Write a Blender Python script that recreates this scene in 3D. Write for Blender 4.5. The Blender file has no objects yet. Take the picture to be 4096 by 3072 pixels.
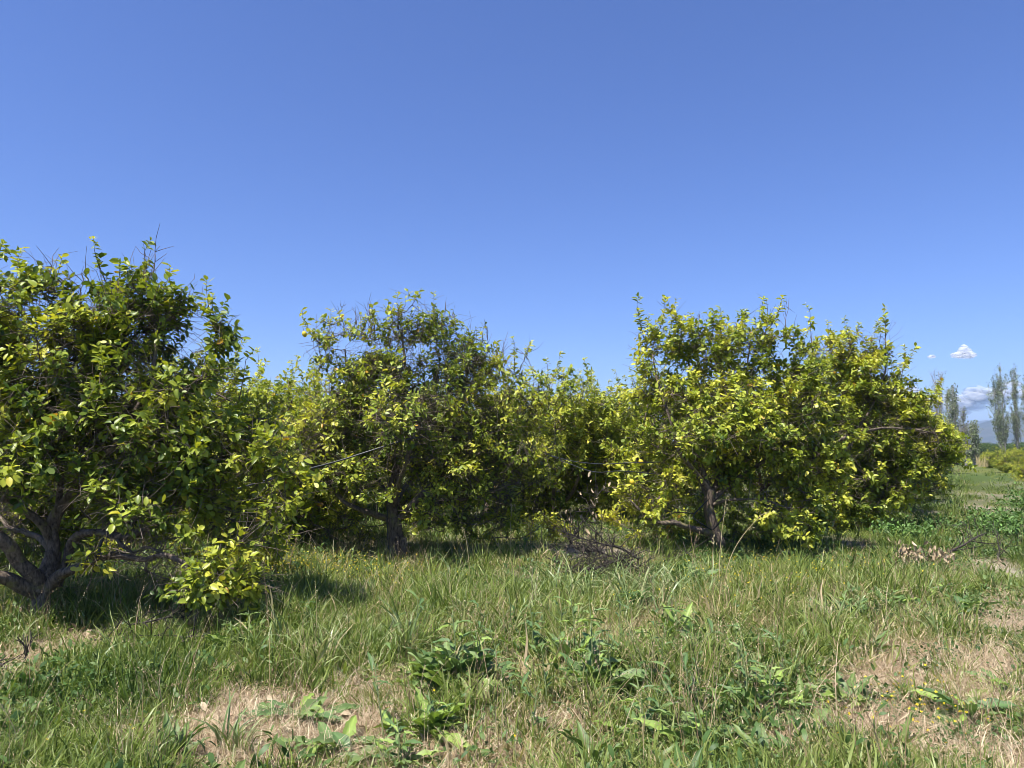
import bpy, math, random
import numpy as np
from mathutils import Vector, Matrix

random.seed(7)
rng = np.random.default_rng(7)
R = math.radians
scene = bpy.context.scene
COL = scene.collection

# ------------------------------------------------------------------ camera
F = 740.0
CAM_H = 1.6
PITCH = R(4.6)
cam_d = bpy.data.cameras.new("camera")
cam = bpy.data.objects.new("camera", cam_d)
COL.objects.link(cam)
cam_d.lens = F / 1024 * 36
cam_d.sensor_width = 36
cam.location = (0, 0, CAM_H)
cam.rotation_euler = (R(90) + PITCH, 0, 0)
cam_d.clip_end = 30000
cam_d.clip_start = 0.05
scene.camera = cam

# ------------------------------------------------------------------ sky and sun
SUN_EL = R(63)
SUN_AZ = R(226)          # clockwise from +Y (the camera looks along +Y): left and behind
world = bpy.data.worlds.new("World")
scene.world = world
world.use_nodes = True
wn = world.node_tree
wn.nodes.clear()
sky = wn.nodes.new("ShaderNodeTexSky")
sky.sky_type = 'NISHITA'
sky.sun_disc = False
sky.sun_elevation = SUN_EL
sky.sun_rotation = SUN_AZ
sky.altitude = 0
sky.air_density = 1.0
sky.dust_density = 0.2
sky.ozone_density = 3.0
hs = wn.nodes.new("ShaderNodeMix")
hs.data_type = 'RGBA'
hs.blend_type = 'MULTIPLY'
hs.inputs[0].default_value = 1.0
hs.inputs[7].default_value = (.76, .915, 1.44, 1)
bg = wn.nodes.new("ShaderNodeBackground")
bg.inputs[1].default_value = 0.0625
out = wn.nodes.new("ShaderNodeOutputWorld")
wn.links.new(sky.outputs[0], hs.inputs[6])
wn.links.new(hs.outputs[2], bg.inputs[0])
wn.links.new(bg.outputs[0], out.inputs[0])

sun_d = bpy.data.lights.new("sun", 'SUN')
sun_d.energy = 5.0
sun_d.angle = R(0.53)
sun_d.color = (1.0, 0.955, 0.88)
sun = bpy.data.objects.new("sun", sun_d)
COL.objects.link(sun)
to_sun = Vector((math.sin(SUN_AZ) * math.cos(SUN_EL), math.cos(SUN_AZ) * math.cos(SUN_EL), math.sin(SUN_EL)))
sun.rotation_euler = to_sun.to_track_quat('Z', 'Y').to_euler()
sun.location = (0, 0, 40)

vs = scene.view_settings
vs.view_transform = 'Standard'
vs.look = 'None'
vs.gamma = 1
vs.exposure = 0.93
vs.use_curve_mapping = False
cy = scene.cycles
cy.max_bounces = 6
cy.diffuse_bounces = 3
cy.glossy_bounces = 2
cy.transmission_bounces = 3
cy.transparent_max_bounces = 6
cy.volume_bounces = 1
cy.filter_width = 0.85
cy.use_denoising = True
cy.denoiser = 'OPENIMAGEDENOISE'
cy.denoising_input_passes = 'RGB_ALBEDO_NORMAL'
cy.sample_clamp_indirect = 4


# ------------------------------------------------------------------ geometry of the view
def ray(px, py):
    x = (px - 512) / F
    y = -(py - 384) / F
    c, s = math.cos(PITCH), math.sin(PITCH)
    return np.array([x, c - y * s, s + y * c])


def at(px, py, Y):
    d = ray(px, py)
    return np.array([0, 0, CAM_H]) + d * (Y / d[1])


def ground_pt(px, py):
    d = ray(px, py)
    t = -CAM_H / d[2]
    return d[0] * t, d[1] * t


# ------------------------------------------------------------------ numpy noise
_perm = np.random.default_rng(3).random((256, 256))


def vnoise(x, y, f=1.0, seed=0):
    x = np.asarray(x, float) * f + seed * 17.3
    y = np.asarray(y, float) * f + seed * 9.1
    xi = np.floor(x).astype(int)
    yi = np.floor(y).astype(int)
    u = x - xi
    v = y - yi
    u = u * u * (3 - 2 * u)
    v = v * v * (3 - 2 * v)
    a = _perm[xi % 256, yi % 256]
    b = _perm[(xi + 1) % 256, yi % 256]
    c = _perm[xi % 256, (yi + 1) % 256]
    d = _perm[(xi + 1) % 256, (yi + 1) % 256]
    return (a * (1 - u) + b * u) * (1 - v) + (c * (1 - u) + d * u) * v


def fbm(x, y, f=1.0, seed=0):
    return (vnoise(x, y, f, seed) * .5 + vnoise(x, y, f * 2.1, seed + 1) * .3 + vnoise(x, y, f * 4.3, seed + 2) * .2)


def gh(x, y):
    """ground height: gentle bumps near the camera, a low bank under the tree rows"""
    x = np.asarray(x, float)
    y = np.asarray(y, float)
    fade = np.clip(1 - (np.hypot(x, y) - 40) / 60, 0, 1)
    far = np.hypot(x, y)
    fall = -.0105 * np.maximum(far - 40, 0) * np.clip((far - 30) / 60, 0, 1)
    return ((fbm(x, y, .55, 4) - .5) * .16 + (fbm(x, y, 2.3, 8) - .5) * .05 + (fbm(x, y, 7, 12) - .5) * .022) * fade + fall


# dry patches of the ground: picture spot of each (looked up once), size in metres
DRY = []
for px, py, rx, ry, st in [
    (265, 725, 90, 22, 1.0), (215, 757, 80, 16, .95), (130, 742, 50, 14, .7), (330, 715, 50, 12, .8), (335, 758, 45, 12, .7), (52, 652, 45, 12, .95), (12, 682, 22, 10, .8),
    (28, 722, 26, 9, .6), (385, 694, 55, 9, .75), (440, 733, 26, 9, .7), (478, 738, 30, 13, .6), (540, 728, 30, 12, .6),
    (872, 680, 34, 10, 1.0), (900, 668, 26, 9, .9), (990, 622, 34, 12, .85), (983, 657, 26, 10, .9), (1010, 678, 30, 12, .95),
    (1018, 606, 24, 10, .8), (1018, 722, 32, 16, .95), (842, 718, 30, 10, .8), (959, 758, 50, 12, .9), (784, 744, 28, 9, .8),
    (992, 497, 18, 6, .9), (1008, 510, 14, 7, .9), (760, 596, 40, 9, .5), (385, 596, 26, 6, .55), (920, 556, 24, 5, .5),
    (345, 640, 40, 7, .35), (190, 690, 30, 7, .45), (1075, 640, 40, 30, .9), (-40, 700, 50, 30, .6), (560, 550, 60, 6, .5),
    (1000, 480, 12, 3, .6), (690, 700, 16, 5, .4)]:
    gx, gy = ground_pt(px, py)
    g2 = ground_pt(px, py - ry)[1]
    g3 = ground_pt(px, py + ry)[1]
    DRY.append((gx, gy, rx / F * gy, abs(g2 - g3) / 2, st))


def dryness(x, y):
    x = np.asarray(x, float)
    y = np.asarray(y, float)
    d = np.zeros(x.shape)
    wx = x + (fbm(x, y, 1.4, 20) - .5) * .9
    wy = y + (fbm(x, y, 1.4, 30) - .5) * .9
    for cx, cy_, rx, ry, st in DRY:
        q = ((wx - cx) / rx) ** 2 + ((wy - cy_) / ry) ** 2
        d = np.maximum(d, st * np.exp(-(q ** 1.6) * .8))
    p = x * .848 - y * .53 + (fbm(x, y, .35, 33) - .5) * .9
    tr = np.maximum(np.exp(-((p - .2) / .17) ** 2) * .95, np.exp(-((p + .55) / .22) ** 2) * .6 * (y < 8))
    tr = np.maximum(tr, np.exp(-((p - 1.7) / .25) ** 2) * .7)
    d = np.maximum(d, tr * np.clip((fbm(x, y, 1.3, 77) - .46) * 7, 0, 1) * (y < 40) * (x > 1.2))
    n = fbm(x, y, 1.1, 40)
    d = d + np.clip((n - .55) * 2.6, 0, .5)
    return np.clip(d, 0, 1)


# ------------------------------------------------------------------ materials
def new_mat(name):
    m = bpy.data.materials.new(name)
    m.use_nodes = True
    nt = m.node_tree
    nt.nodes.clear()
    o = nt.nodes.new("ShaderNodeOutputMaterial")
    return m, nt, o


def N(nt, t, **kw):
    n = nt.nodes.new(t)
    for k, v in kw.items():
        setattr(n, k, v)
    return n


def leaf_mat(name, attr='tint', transl=.3, rough=.42, tcol=(1.15, 1.1, .45), spec=.4, instancer=False, ramp=None):
    m, nt, o = new_mat(name)
    L = nt.links.new
    p = N(nt, "ShaderNodeBsdfPrincipled")
    t = N(nt, "ShaderNodeBsdfTranslucent")
    mix = N(nt, "ShaderNodeMixShader")
    mix.inputs[0].default_value = transl
    if ramp:
        a = N(nt, "ShaderNodeAttribute", attribute_name=attr)
        a.attribute_type = 'INSTANCER' if instancer else 'GEOMETRY'
        b = N(nt, "ShaderNodeAttribute", attribute_name='shade')
        ad = N(nt, "ShaderNodeMath", operation='ADD')
        L(a.outputs['Fac'], ad.inputs[0])
        L(b.outputs['Fac'], ad.inputs[1])
        r = N(nt, "ShaderNodeValToRGB")
        els = r.color_ramp.elements
        els[0].position = ramp[0][0]
        els[0].color = (*ramp[0][1], 1)
        els[1].position = ramp[-1][0]
        els[1].color = (*ramp[-1][1], 1)
        for pos, c in ramp[1:-1]:
            e = els.new(pos)
            e.color = (*c, 1)
        L(ad.outputs[0], r.inputs[0])
        csock = r.outputs[0]
    else:
        a = N(nt, "ShaderNodeAttribute", attribute_name=attr)
        csock = a.outputs['Color']
    mu = N(nt, "ShaderNodeMix", data_type='RGBA', blend_type='MULTIPLY')
    mu.inputs[0].default_value = 1
    mu.inputs[7].default_value = (*tcol, 1)
    L(csock, mu.inputs[6])
    L(csock, p.inputs['Base Color'])
    L(mu.outputs[2], t.inputs['Color'])
    p.inputs['Roughness'].default_value = rough
    p.inputs['Specular IOR Level'].default_value = spec
    L(p.outputs[0], mix.inputs[1])
    L(t.outputs[0], mix.inputs[2])
    L(mix.outputs[0], o.inputs[0])
    return m


def solid_mat(name, col, rough=.8, var=.25, scale=12.0, bump=.0, col2=None, spec=.3, stretch=None):
    m, nt, o = new_mat(name)
    L = nt.links.new
    p = N(nt, "ShaderNodeBsdfPrincipled")
    tc = N(nt, "ShaderNodeTexCoord")
    no = N(nt, "ShaderNodeTexNoise")
    no.inputs['Scale'].default_value = scale
    no.inputs['Detail'].default_value = 6
    no.inputs['Roughness'].default_value = .65
    if stretch:
        mp = N(nt, "ShaderNodeMapping")
        mp.inputs['Scale'].default_value = stretch
        L(tc.outputs['Object'], mp.inputs[0])
        L(mp.outputs[0], no.inputs['Vector'])
    else:
        L(tc.outputs['Object'], no.inputs['Vector'])
    r = N(nt, "ShaderNodeValToRGB")
    c2 = col2 or tuple(c * (1 + var) for c in col)
    c1 = col if col2 else tuple(c * (1 - var) for c in col)
    r.color_ramp.elements[0].position = .35
    r.color_ramp.elements[1].position = .68
    r.color_ramp.elements[0].color = (*c1, 1)
    r.color_ramp.elements[1].color = (*c2, 1)
    L(no.outputs['Fac'], r.inputs[0])
    L(r.outputs[0], p.inputs['Base Color'])
    p.inputs['Roughness'].default_value = rough
    p.inputs['Specular IOR Level'].default_value = spec
    if bump:
        b = N(nt, "ShaderNodeBump")
        b.inputs['Strength'].default_value = 1
        b.inputs['Distance'].default_value = bump
        L(no.outputs['Fac'], b.inputs['Height'])
        L(b.outputs[0], p.inputs['Normal'])
    L(p.outputs[0], o.inputs[0])
    return m


def bark_mat():
    m, nt, o = new_mat("bark")
    L = nt.links.new
    p = N(nt, "ShaderNodeBsdfPrincipled")
    tc = N(nt, "ShaderNodeTexCoord")
    mp = N(nt, "ShaderNodeMapping")
    mp.inputs['Scale'].default_value = (1, 1, .35)
    L(tc.outputs['Object'], mp.inputs[0])
    n1 = N(nt, "ShaderNodeTexNoise")
    n1.inputs['Scale'].default_value = 38
    n1.inputs['Detail'].default_value = 8
    n1.inputs['Roughness'].default_value = .7
    L(mp.outputs[0], n1.inputs['Vector'])
    r = N(nt, "ShaderNodeValToRGB")
    r.color_ramp.elements[0].position = .34
    r.color_ramp.elements[0].color = (.028, .020, .015, 1)
    r.color_ramp.elements[1].position = .66
    r.color_ramp.elements[1].color = (.27, .205, .15, 1)
    L(n1.outputs['Fac'], r.inputs[0])
    n2 = N(nt, "ShaderNodeTexNoise")
    n2.inputs['Scale'].default_value = 9
    n2.inputs['Detail'].default_value = 7
    L(tc.outputs['Object'], n2.inputs['Vector'])
    r2 = N(nt, "ShaderNodeValToRGB")
    r2.color_ramp.elements[0].position = .56
    r2.color_ramp.elements[1].position = .68
    L(n2.outputs['Fac'], r2.inputs[0])
    mx = N(nt, "ShaderNodeMix", data_type='RGBA')
    mx.inputs[7].default_value = (.22, .20, .07, 1)
    L(r2.outputs[0], mx.inputs[0])
    L(r.outputs[0], mx.inputs[6])
    L(mx.outputs[2], p.inputs['Base Color'])
    p.inputs['Roughness'].default_value = .85
    b = N(nt, "ShaderNodeBump")
    b.inputs['Distance'].default_value = .022
    L(n1.outputs['Fac'], b.inputs['Height'])
    L(b.outputs[0], p.inputs['Normal'])
    L(p.outputs[0], o.inputs[0])
    return m


M_LEAF = leaf_mat("citrus_leaf", transl=.33, rough=.40, spec=.38)
M_WEED = leaf_mat("weed_leaf", transl=.25, rough=.5, spec=.35, tcol=(1.0, 1.1, .5))
M_POPLAR = leaf_mat("poplar_leaf", transl=.25, rough=.5, tcol=(1, 1.1, .6))
GREEN = [(.0, (.026, .058, .012)), (.25, (.105, .165, .026)), (.5, (.205, .255, .052)), (.72, (.225, .275, .070)),
         (.88, (.40, .33, .17)), (1.0, (.54, .41, .25))]
M_GRASS = leaf_mat("grass_blade", 'tint', .28, .45, (1.0, 1.15, .4), .4, True, GREEN)
BLUEG = [(.0, (.08, .13, .04)), (.5, (.18, .25, .085)), (.8, (.28, .33, .13)), (1.0, (.40, .38, .20))]
M_REED = leaf_mat("wide_grass_blade", 'tint', .2, .4, (1.0, 1.1, .5), .5, True, BLUEG)
STRAW = [(.0, (.16, .10, .055)), (.4, (.36, .25, .145)), (.75, (.52, .41, .27)), (1.0, (.64, .54, .37))]
M_STRAW = leaf_mat("straw", 'tint', .12, .55, (1, .9, .7), .3, True, STRAW)
M_HERB = leaf_mat("herb_leaf", 'tint', .25, .5, (1.0, 1.1, .5), .35, True,
                  [(.0, (.03, .07, .016)), (.4, (.075, .14, .032)), (.75, (.145, .21, .06)), (1, (.24, .28, .09))])
M_BARK = bark_mat()
M_TWIG = solid_mat("twig", (.055, .040, .032), .85, scale=20, col2=(.22, .175, .14))
M_GREENTWIG = solid_mat("green_twig", (.07, .09, .03), .7, scale=20, col2=(.13, .13, .05))
M_WEEDSTEM = solid_mat("weed_stem", (.13, .18, .06), .6, scale=20, col2=(.22, .25, .11))
M_DEAD = solid_mat("dead_wood", (.018, .015, .013), .9, scale=25, col2=(.075, .062, .053))
M_DRYLEAF = solid_mat("dry_leaf", (.30, .21, .12), .8, scale=8, col2=(.60, .49, .32))
M_HOSE = solid_mat("black_hose", (.022, .024, .027), .45, scale=30, col2=(.04, .043, .047), spec=.5)
M_LEMON = solid_mat("lemon_peel", (.52, .38, .03), .45, scale=60, bump=.001, col2=(.66, .50, .04))
M_PETAL = solid_mat("white_petal", (.72, .70, .66), .6, var=.08)
M_YELLOW = solid_mat("yellow_petal", (.75, .55, .02), .5, scale=40, col2=(.85, .68, .03))
M_CUTWOOD = solid_mat("cut_wood", (.20, .13, .08), .8, scale=30, col2=(.42, .30, .19))
M_POPBARK = solid_mat("poplar_bark", (.20, .18, .17), .9, scale=3, col2=(.38, .35, .33))


def ground_mat():
    m, nt, o = new_mat("soil_and_litter")
    L = nt.links.new
    p = N(nt, "ShaderNodeBsdfPrincipled")
    tc = N(nt, "ShaderNodeTexCoord")
    a = N(nt, "ShaderNodeAttribute", attribute_name='dry')
    n1 = N(nt, "ShaderNodeTexNoise")
    n1.inputs['Scale'].default_value = 9
    n1.inputs['Detail'].default_value = 9
    n1.inputs['Roughness'].default_value = .7
    L(tc.outputs['Object'], n1.inputs['Vector'])
    g = N(nt, "ShaderNodeValToRGB")
    g.color_ramp.elements[0].position = .3
    g.color_ramp.elements[0].color = (.030, .040, .014, 1)
    g.color_ramp.elements[1].position = .72
    g.color_ramp.elements[1].color = (.10, .115, .035, 1)
    L(n1.outputs['Fac'], g.inputs[0])
    d = N(nt, "ShaderNodeValToRGB")
    d.color_ramp.elements[0].position = .32
    d.color_ramp.elements[0].color = (.17, .135, .105, 1)
    d.color_ramp.elements[1].position = .66
    d.color_ramp.elements[1].color = (.46, .40, .33, 1)
    L(n1.outputs['Fac'], d.inputs[0])
    mx = N(nt, "ShaderNodeMix", data_type='RGBA')
    L(a.outputs['Fac'], mx.inputs[0])
    L(g.outputs[0], mx.inputs[6])
    L(d.outputs[0], mx.inputs[7])
    # far fields: broad tone changes
    n2 = N(nt, "ShaderNodeTexNoise")
    n2.inputs['Scale'].default_value = .05
    n2.inputs['Detail'].default_value = 6
    L(tc.outputs['Object'], n2.inputs['Vector'])
    r2 = N(nt, "ShaderNodeValToRGB")
    r2.color_ramp.elements[0].position = .4
    r2.color_ramp.elements[0].color = (.055, .095, .02, 1)
    r2.color_ramp.elements[1].position = .65
    r2.color_ramp.elements[1].color = (.15, .15, .05, 1)
    L(n2.outputs['Fac'], r2.inputs[0])
    fa = N(nt, "ShaderNodeAttribute", attribute_name='far')
    m2 = N(nt, "ShaderNodeMix", data_type='RGBA')
    L(fa.outputs['Fac'], m2.inputs[0])
    L(mx.outputs[2], m2.inputs[6])
    L(r2.outputs[0], m2.inputs[7])
    L(m2.outputs[2], p.inputs['Base Color'])
    p.inputs['Roughness'].default_value = .95
    p.inputs['Specular IOR Level'].default_value = .1
    b = N(nt, "ShaderNodeBump")
    b.inputs['Distance'].default_value = .03
    L(n1.outputs['Fac'], b.inputs['Height'])
    L(b.outputs[0], p.inputs['Normal'])
    L(p.outputs[0], o.inputs[0])
    return m


# ------------------------------------------------------------------ mesh helpers
def mesh_np(name, V, loops, starts, totals, mat, smooth=False):
    me = bpy.data.meshes.new(name)
    V = np.asarray(V, np.float32)
    me.vertices.add(len(V))
    me.vertices.foreach_set('co', V.ravel())
    me.loops.add(len(loops))
    me.loops.foreach_set('vertex_index', np.asarray(loops, np.int32))
    me.polygons.add(len(starts))
    me.polygons.foreach_set('loop_start', np.asarray(starts, np.int32))
    me.polygons.foreach_set('loop_total', np.asarray(totals, np.int32))
    if smooth:
        me.polygons.foreach_set('use_smooth', np.ones(len(starts), bool))
    me.update(calc_edges=True)
    if mat:
        me.materials.append(mat)
    return me


def mesh_uniform(name, V, Fa, mat, smooth=False):
    """faces all with the same count: Fa is (n,k)"""
    Fa = np.asarray(Fa)
    n, k = Fa.shape
    return mesh_np(name, V, Fa.ravel(), np.arange(n) * k, np.full(n, k), mat, smooth)


def set_color(me, C, name='tint'):
    a = me.color_attributes.new(name, 'FLOAT_COLOR', 'POINT')
    C = np.asarray(C, np.float32)
    if C.shape[1] == 3:
        C = np.hstack([C, np.ones((len(C), 1), np.float32)])
    a.data.foreach_set('color', C.ravel())


def set_float(me, v, name):
    a = me.attributes.new(name, 'FLOAT', 'POINT')
    a.data.foreach_set('value', np.asarray(v, np.float32))


def link(name, me, parent=None, label=None, cat=None, group=None, kind=None):
    o = bpy.data.objects.new(name, me)
    COL.objects.link(o)
    if parent is not None:
        o.parent = parent
    if label:
        o['label'] = label
    if cat:
        o['category'] = cat
    if group:
        o['group'] = group
    if kind:
        o['kind'] = kind
    return o


def empty(name, loc, label, cat, group=None):
    o = link(name, None, None, label, cat, group)
    o.location = loc
    o.empty_display_size = .2
    return o


def frame_dirs(P):
    P = np.asarray(P, float)
    T = np.gradient(P, axis=0)
    T /= np.linalg.norm(T, axis=1)[:, None] + 1e-9
    ref = np.array([0, 0, 1.0]) if abs(T[0][2]) < .9 else np.array([1.0, 0, 0])
    U = []
    u = np.cross(T[0], ref)
    u /= np.linalg.norm(u)
    for t in T:
        u = u - t * np.dot(u, t)
        u /= np.linalg.norm(u) + 1e-9
        U.append(u)
    U = np.array(U)
    W = np.cross(T, U)
    return T, U, W


class Tubes:
    def __init__(self):
        self.V = []
        self.F = []
        self.n = 0

    def tube(self, P, rad, sides=6, lump=0.0, lumpf=5.0, squash=None, cap=True):
        P = np.asarray(P, float)
        rad = np.asarray(rad, float)
        T, U, W = frame_dirs(P)
        k = len(P)
        a = np.arange(sides) / sides * 2 * np.pi
        ring = (np.cos(a)[None, :, None] * U[:, None, :] + np.sin(a)[None, :, None] * W[:, None, :])
        r = rad[:, None] * np.ones((k, sides))
        if lump:
            ph = random.random() * 6
            s = np.arange(k)[:, None]
            r = r * (1 + lump * (np.sin(a[None, :] * 3 + ph + s * .15) * .5 + np.sin(a[None, :] * 2 - s * .43 + ph * 2) * .4
                                 + np.sin(s * .9 + a[None, :] + ph) * .35))
        V = P[:, None, :] + ring * r[:, :, None]
        self.V.append(V.reshape(-1, 3))
        i = np.arange(k - 1)[:, None] * sides
        j = np.arange(sides)[None, :]
        j2 = (j + 1) % sides
        f = np.stack([i + j, i + j2, i + sides + j2, i + sides + j], -1).reshape(-1, 4) + self.n
        self.F.append(f)
        self.n += k * sides
        if cap:
            self.V.append(P[-1:] + T[-1:] * rad[-1] * .5)
            b = self.n - sides
            c = np.array([[b + q, b + (q + 1) % sides, self.n, self.n] for q in range(sides)])
            self.caps = getattr(self, 'caps', [])
            self.caps.append(c[:, :3])
            self.n += 1

    def prisms(self, A, B, ra, rb):
        """many straight thin 3-sided prisms at once"""
        A = np.asarray(A, float)
        B = np.asarray(B, float)
        n = len(A)
        if not n:
            return
        T = B - A
        T /= np.linalg.norm(T, axis=1)[:, None] + 1e-9
        ref = np.where(np.abs(T[:, 2:3]) < .9, np.array([[0, 0, 1.0]]), np.array([[1.0, 0, 0]]))
        U = np.cross(T, ref)
        U /= np.linalg.norm(U, axis=1)[:, None] + 1e-9
        W = np.cross(T, U)
        a = np.arange(3) / 3 * 2 * np.pi
        ring = np.cos(a)[None, :, None] * U[:, None, :] + np.sin(a)[None, :, None] * W[:, None, :]
        ra = np.broadcast_to(ra, (n,))[:, None, None]
        rb = np.broadcast_to(rb, (n,))[:, None, None]
        V = np.concatenate([A[:, None] + ring * ra, B[:, None] + ring * rb], 1).reshape(-1, 3)
        base = np.arange(n)[:, None, None] * 6
        f = np.array([[0, 1, 4, 3], [1, 2, 5, 4], [2, 0, 3, 5]])[None]
        self.V.append(V)
        self.F.append((base + f).reshape(-1, 4) + self.n)
        self.n += len(V)

    def mesh(self, name, mat, smooth=True):
        V = np.concatenate(self.V)
        Fq = np.concatenate(self.F)
        caps = getattr(self, 'caps', [])
        if caps:
            Ft = np.concatenate(caps)
            loops = np.concatenate([Fq.ravel(), Ft.ravel()])
            totals = np.concatenate([np.full(len(Fq), 4), np.full(len(Ft), 3)])
            starts = np.concatenate([[0], np.cumsum(totals)[:-1]])
            return mesh_np(name, V, loops, starts, totals, mat, smooth)
        return mesh_uniform(name, V, Fq, mat, smooth)


def smooth_path(P, step=.06, wob=0.0):
    """Catmull-Rom through P"""
    P = [np.asarray(p, float) for p in P]
    if len(P) < 2:
        return np.array(P)
    Q = [2 * P[0] - P[1]] + P + [2 * P[-1] - P[-2]]
    res = []
    for i in range(1, len(Q) - 2):
        a, b, c, d = Q[i - 1], Q[i], Q[i + 1], Q[i + 2]
        n = max(2, int(np.linalg.norm(c - b) / step))
        for t in np.arange(n) / n:
            res.append(.5 * ((2 * b) + (-a + c) * t + (2 * a - 5 * b + 4 * c - d) * t * t + (-a + 3 * b - 3 * c + d) * t ** 3))
    res.append(P[-1])
    res = np.array(res)
    if wob:
        k = len(res)
        for ax in range(3):
            ph = random.random() * 6
            res[:, ax] += wob * (np.sin(np.arange(k) * .55 + ph) + .6 * np.sin(np.arange(k) * 1.3 + ph * 2)) * np.linspace(0, 1, k)
    return res


# ------------------------------------------------------------------ leaves
def leaf_template(fold=.18, curl=.22, width=.27):
    """unit leaf along +Y, face +Z, 8 vertices, 8 triangles"""
    z = lambda y, x: abs(x) * fold * 2 - curl * y * y
    P = [(0, 0), (-width * .95, .34), (0, .34), (width * .95, .34), (-width * .84, .75), (0, .75), (width * .84, .75), (0, 1.0)]
    V = np.array([(x, y, z(y, x)) for x, y in P])
    Fa = np.array([(0, 2, 1), (0, 3, 2), (1, 2, 5), (1, 5, 4), (2, 3, 6), (2, 6, 5), (4, 5, 7), (5, 6, 7)])
    return V, Fa


LV, LF = leaf_template()


def orient(Ydir, Nrm):
    Yd = Ydir / (np.linalg.norm(Ydir, axis=1)[:, None] + 1e-9)
    Nn = Nrm - Yd * np.sum(Nrm * Yd, 1)[:, None]
    Nn /= np.linalg.norm(Nn, axis=1)[:, None] + 1e-9
    X = np.cross(Yd, Nn)
    return np.stack([X, Yd, Nn], -1)       # columns


def place(T, Fa, pos, M, size):
    V = np.einsum('nij,kj->nki', M, T) * size[:, None, None] + pos[:, None, :]
    n, k, _ = V.shape
    F_ = (np.arange(n)[:, None, None] * k + Fa[None]).reshape(-1, Fa.shape[1])
    return V.reshape(-1, 3), F_


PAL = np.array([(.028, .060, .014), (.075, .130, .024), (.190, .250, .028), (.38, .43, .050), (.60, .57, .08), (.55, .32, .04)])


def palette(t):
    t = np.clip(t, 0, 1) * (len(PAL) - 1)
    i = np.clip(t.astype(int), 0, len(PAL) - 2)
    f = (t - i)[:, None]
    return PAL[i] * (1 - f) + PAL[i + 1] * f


def centre0(c, w):
    return np.average(c, axis=0, weights=w)


# ------------------------------------------------------------------ citrus tree
def unit(v):
    return v / (np.linalg.norm(v, axis=-1, keepdims=True) + 1e-9)


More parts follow.
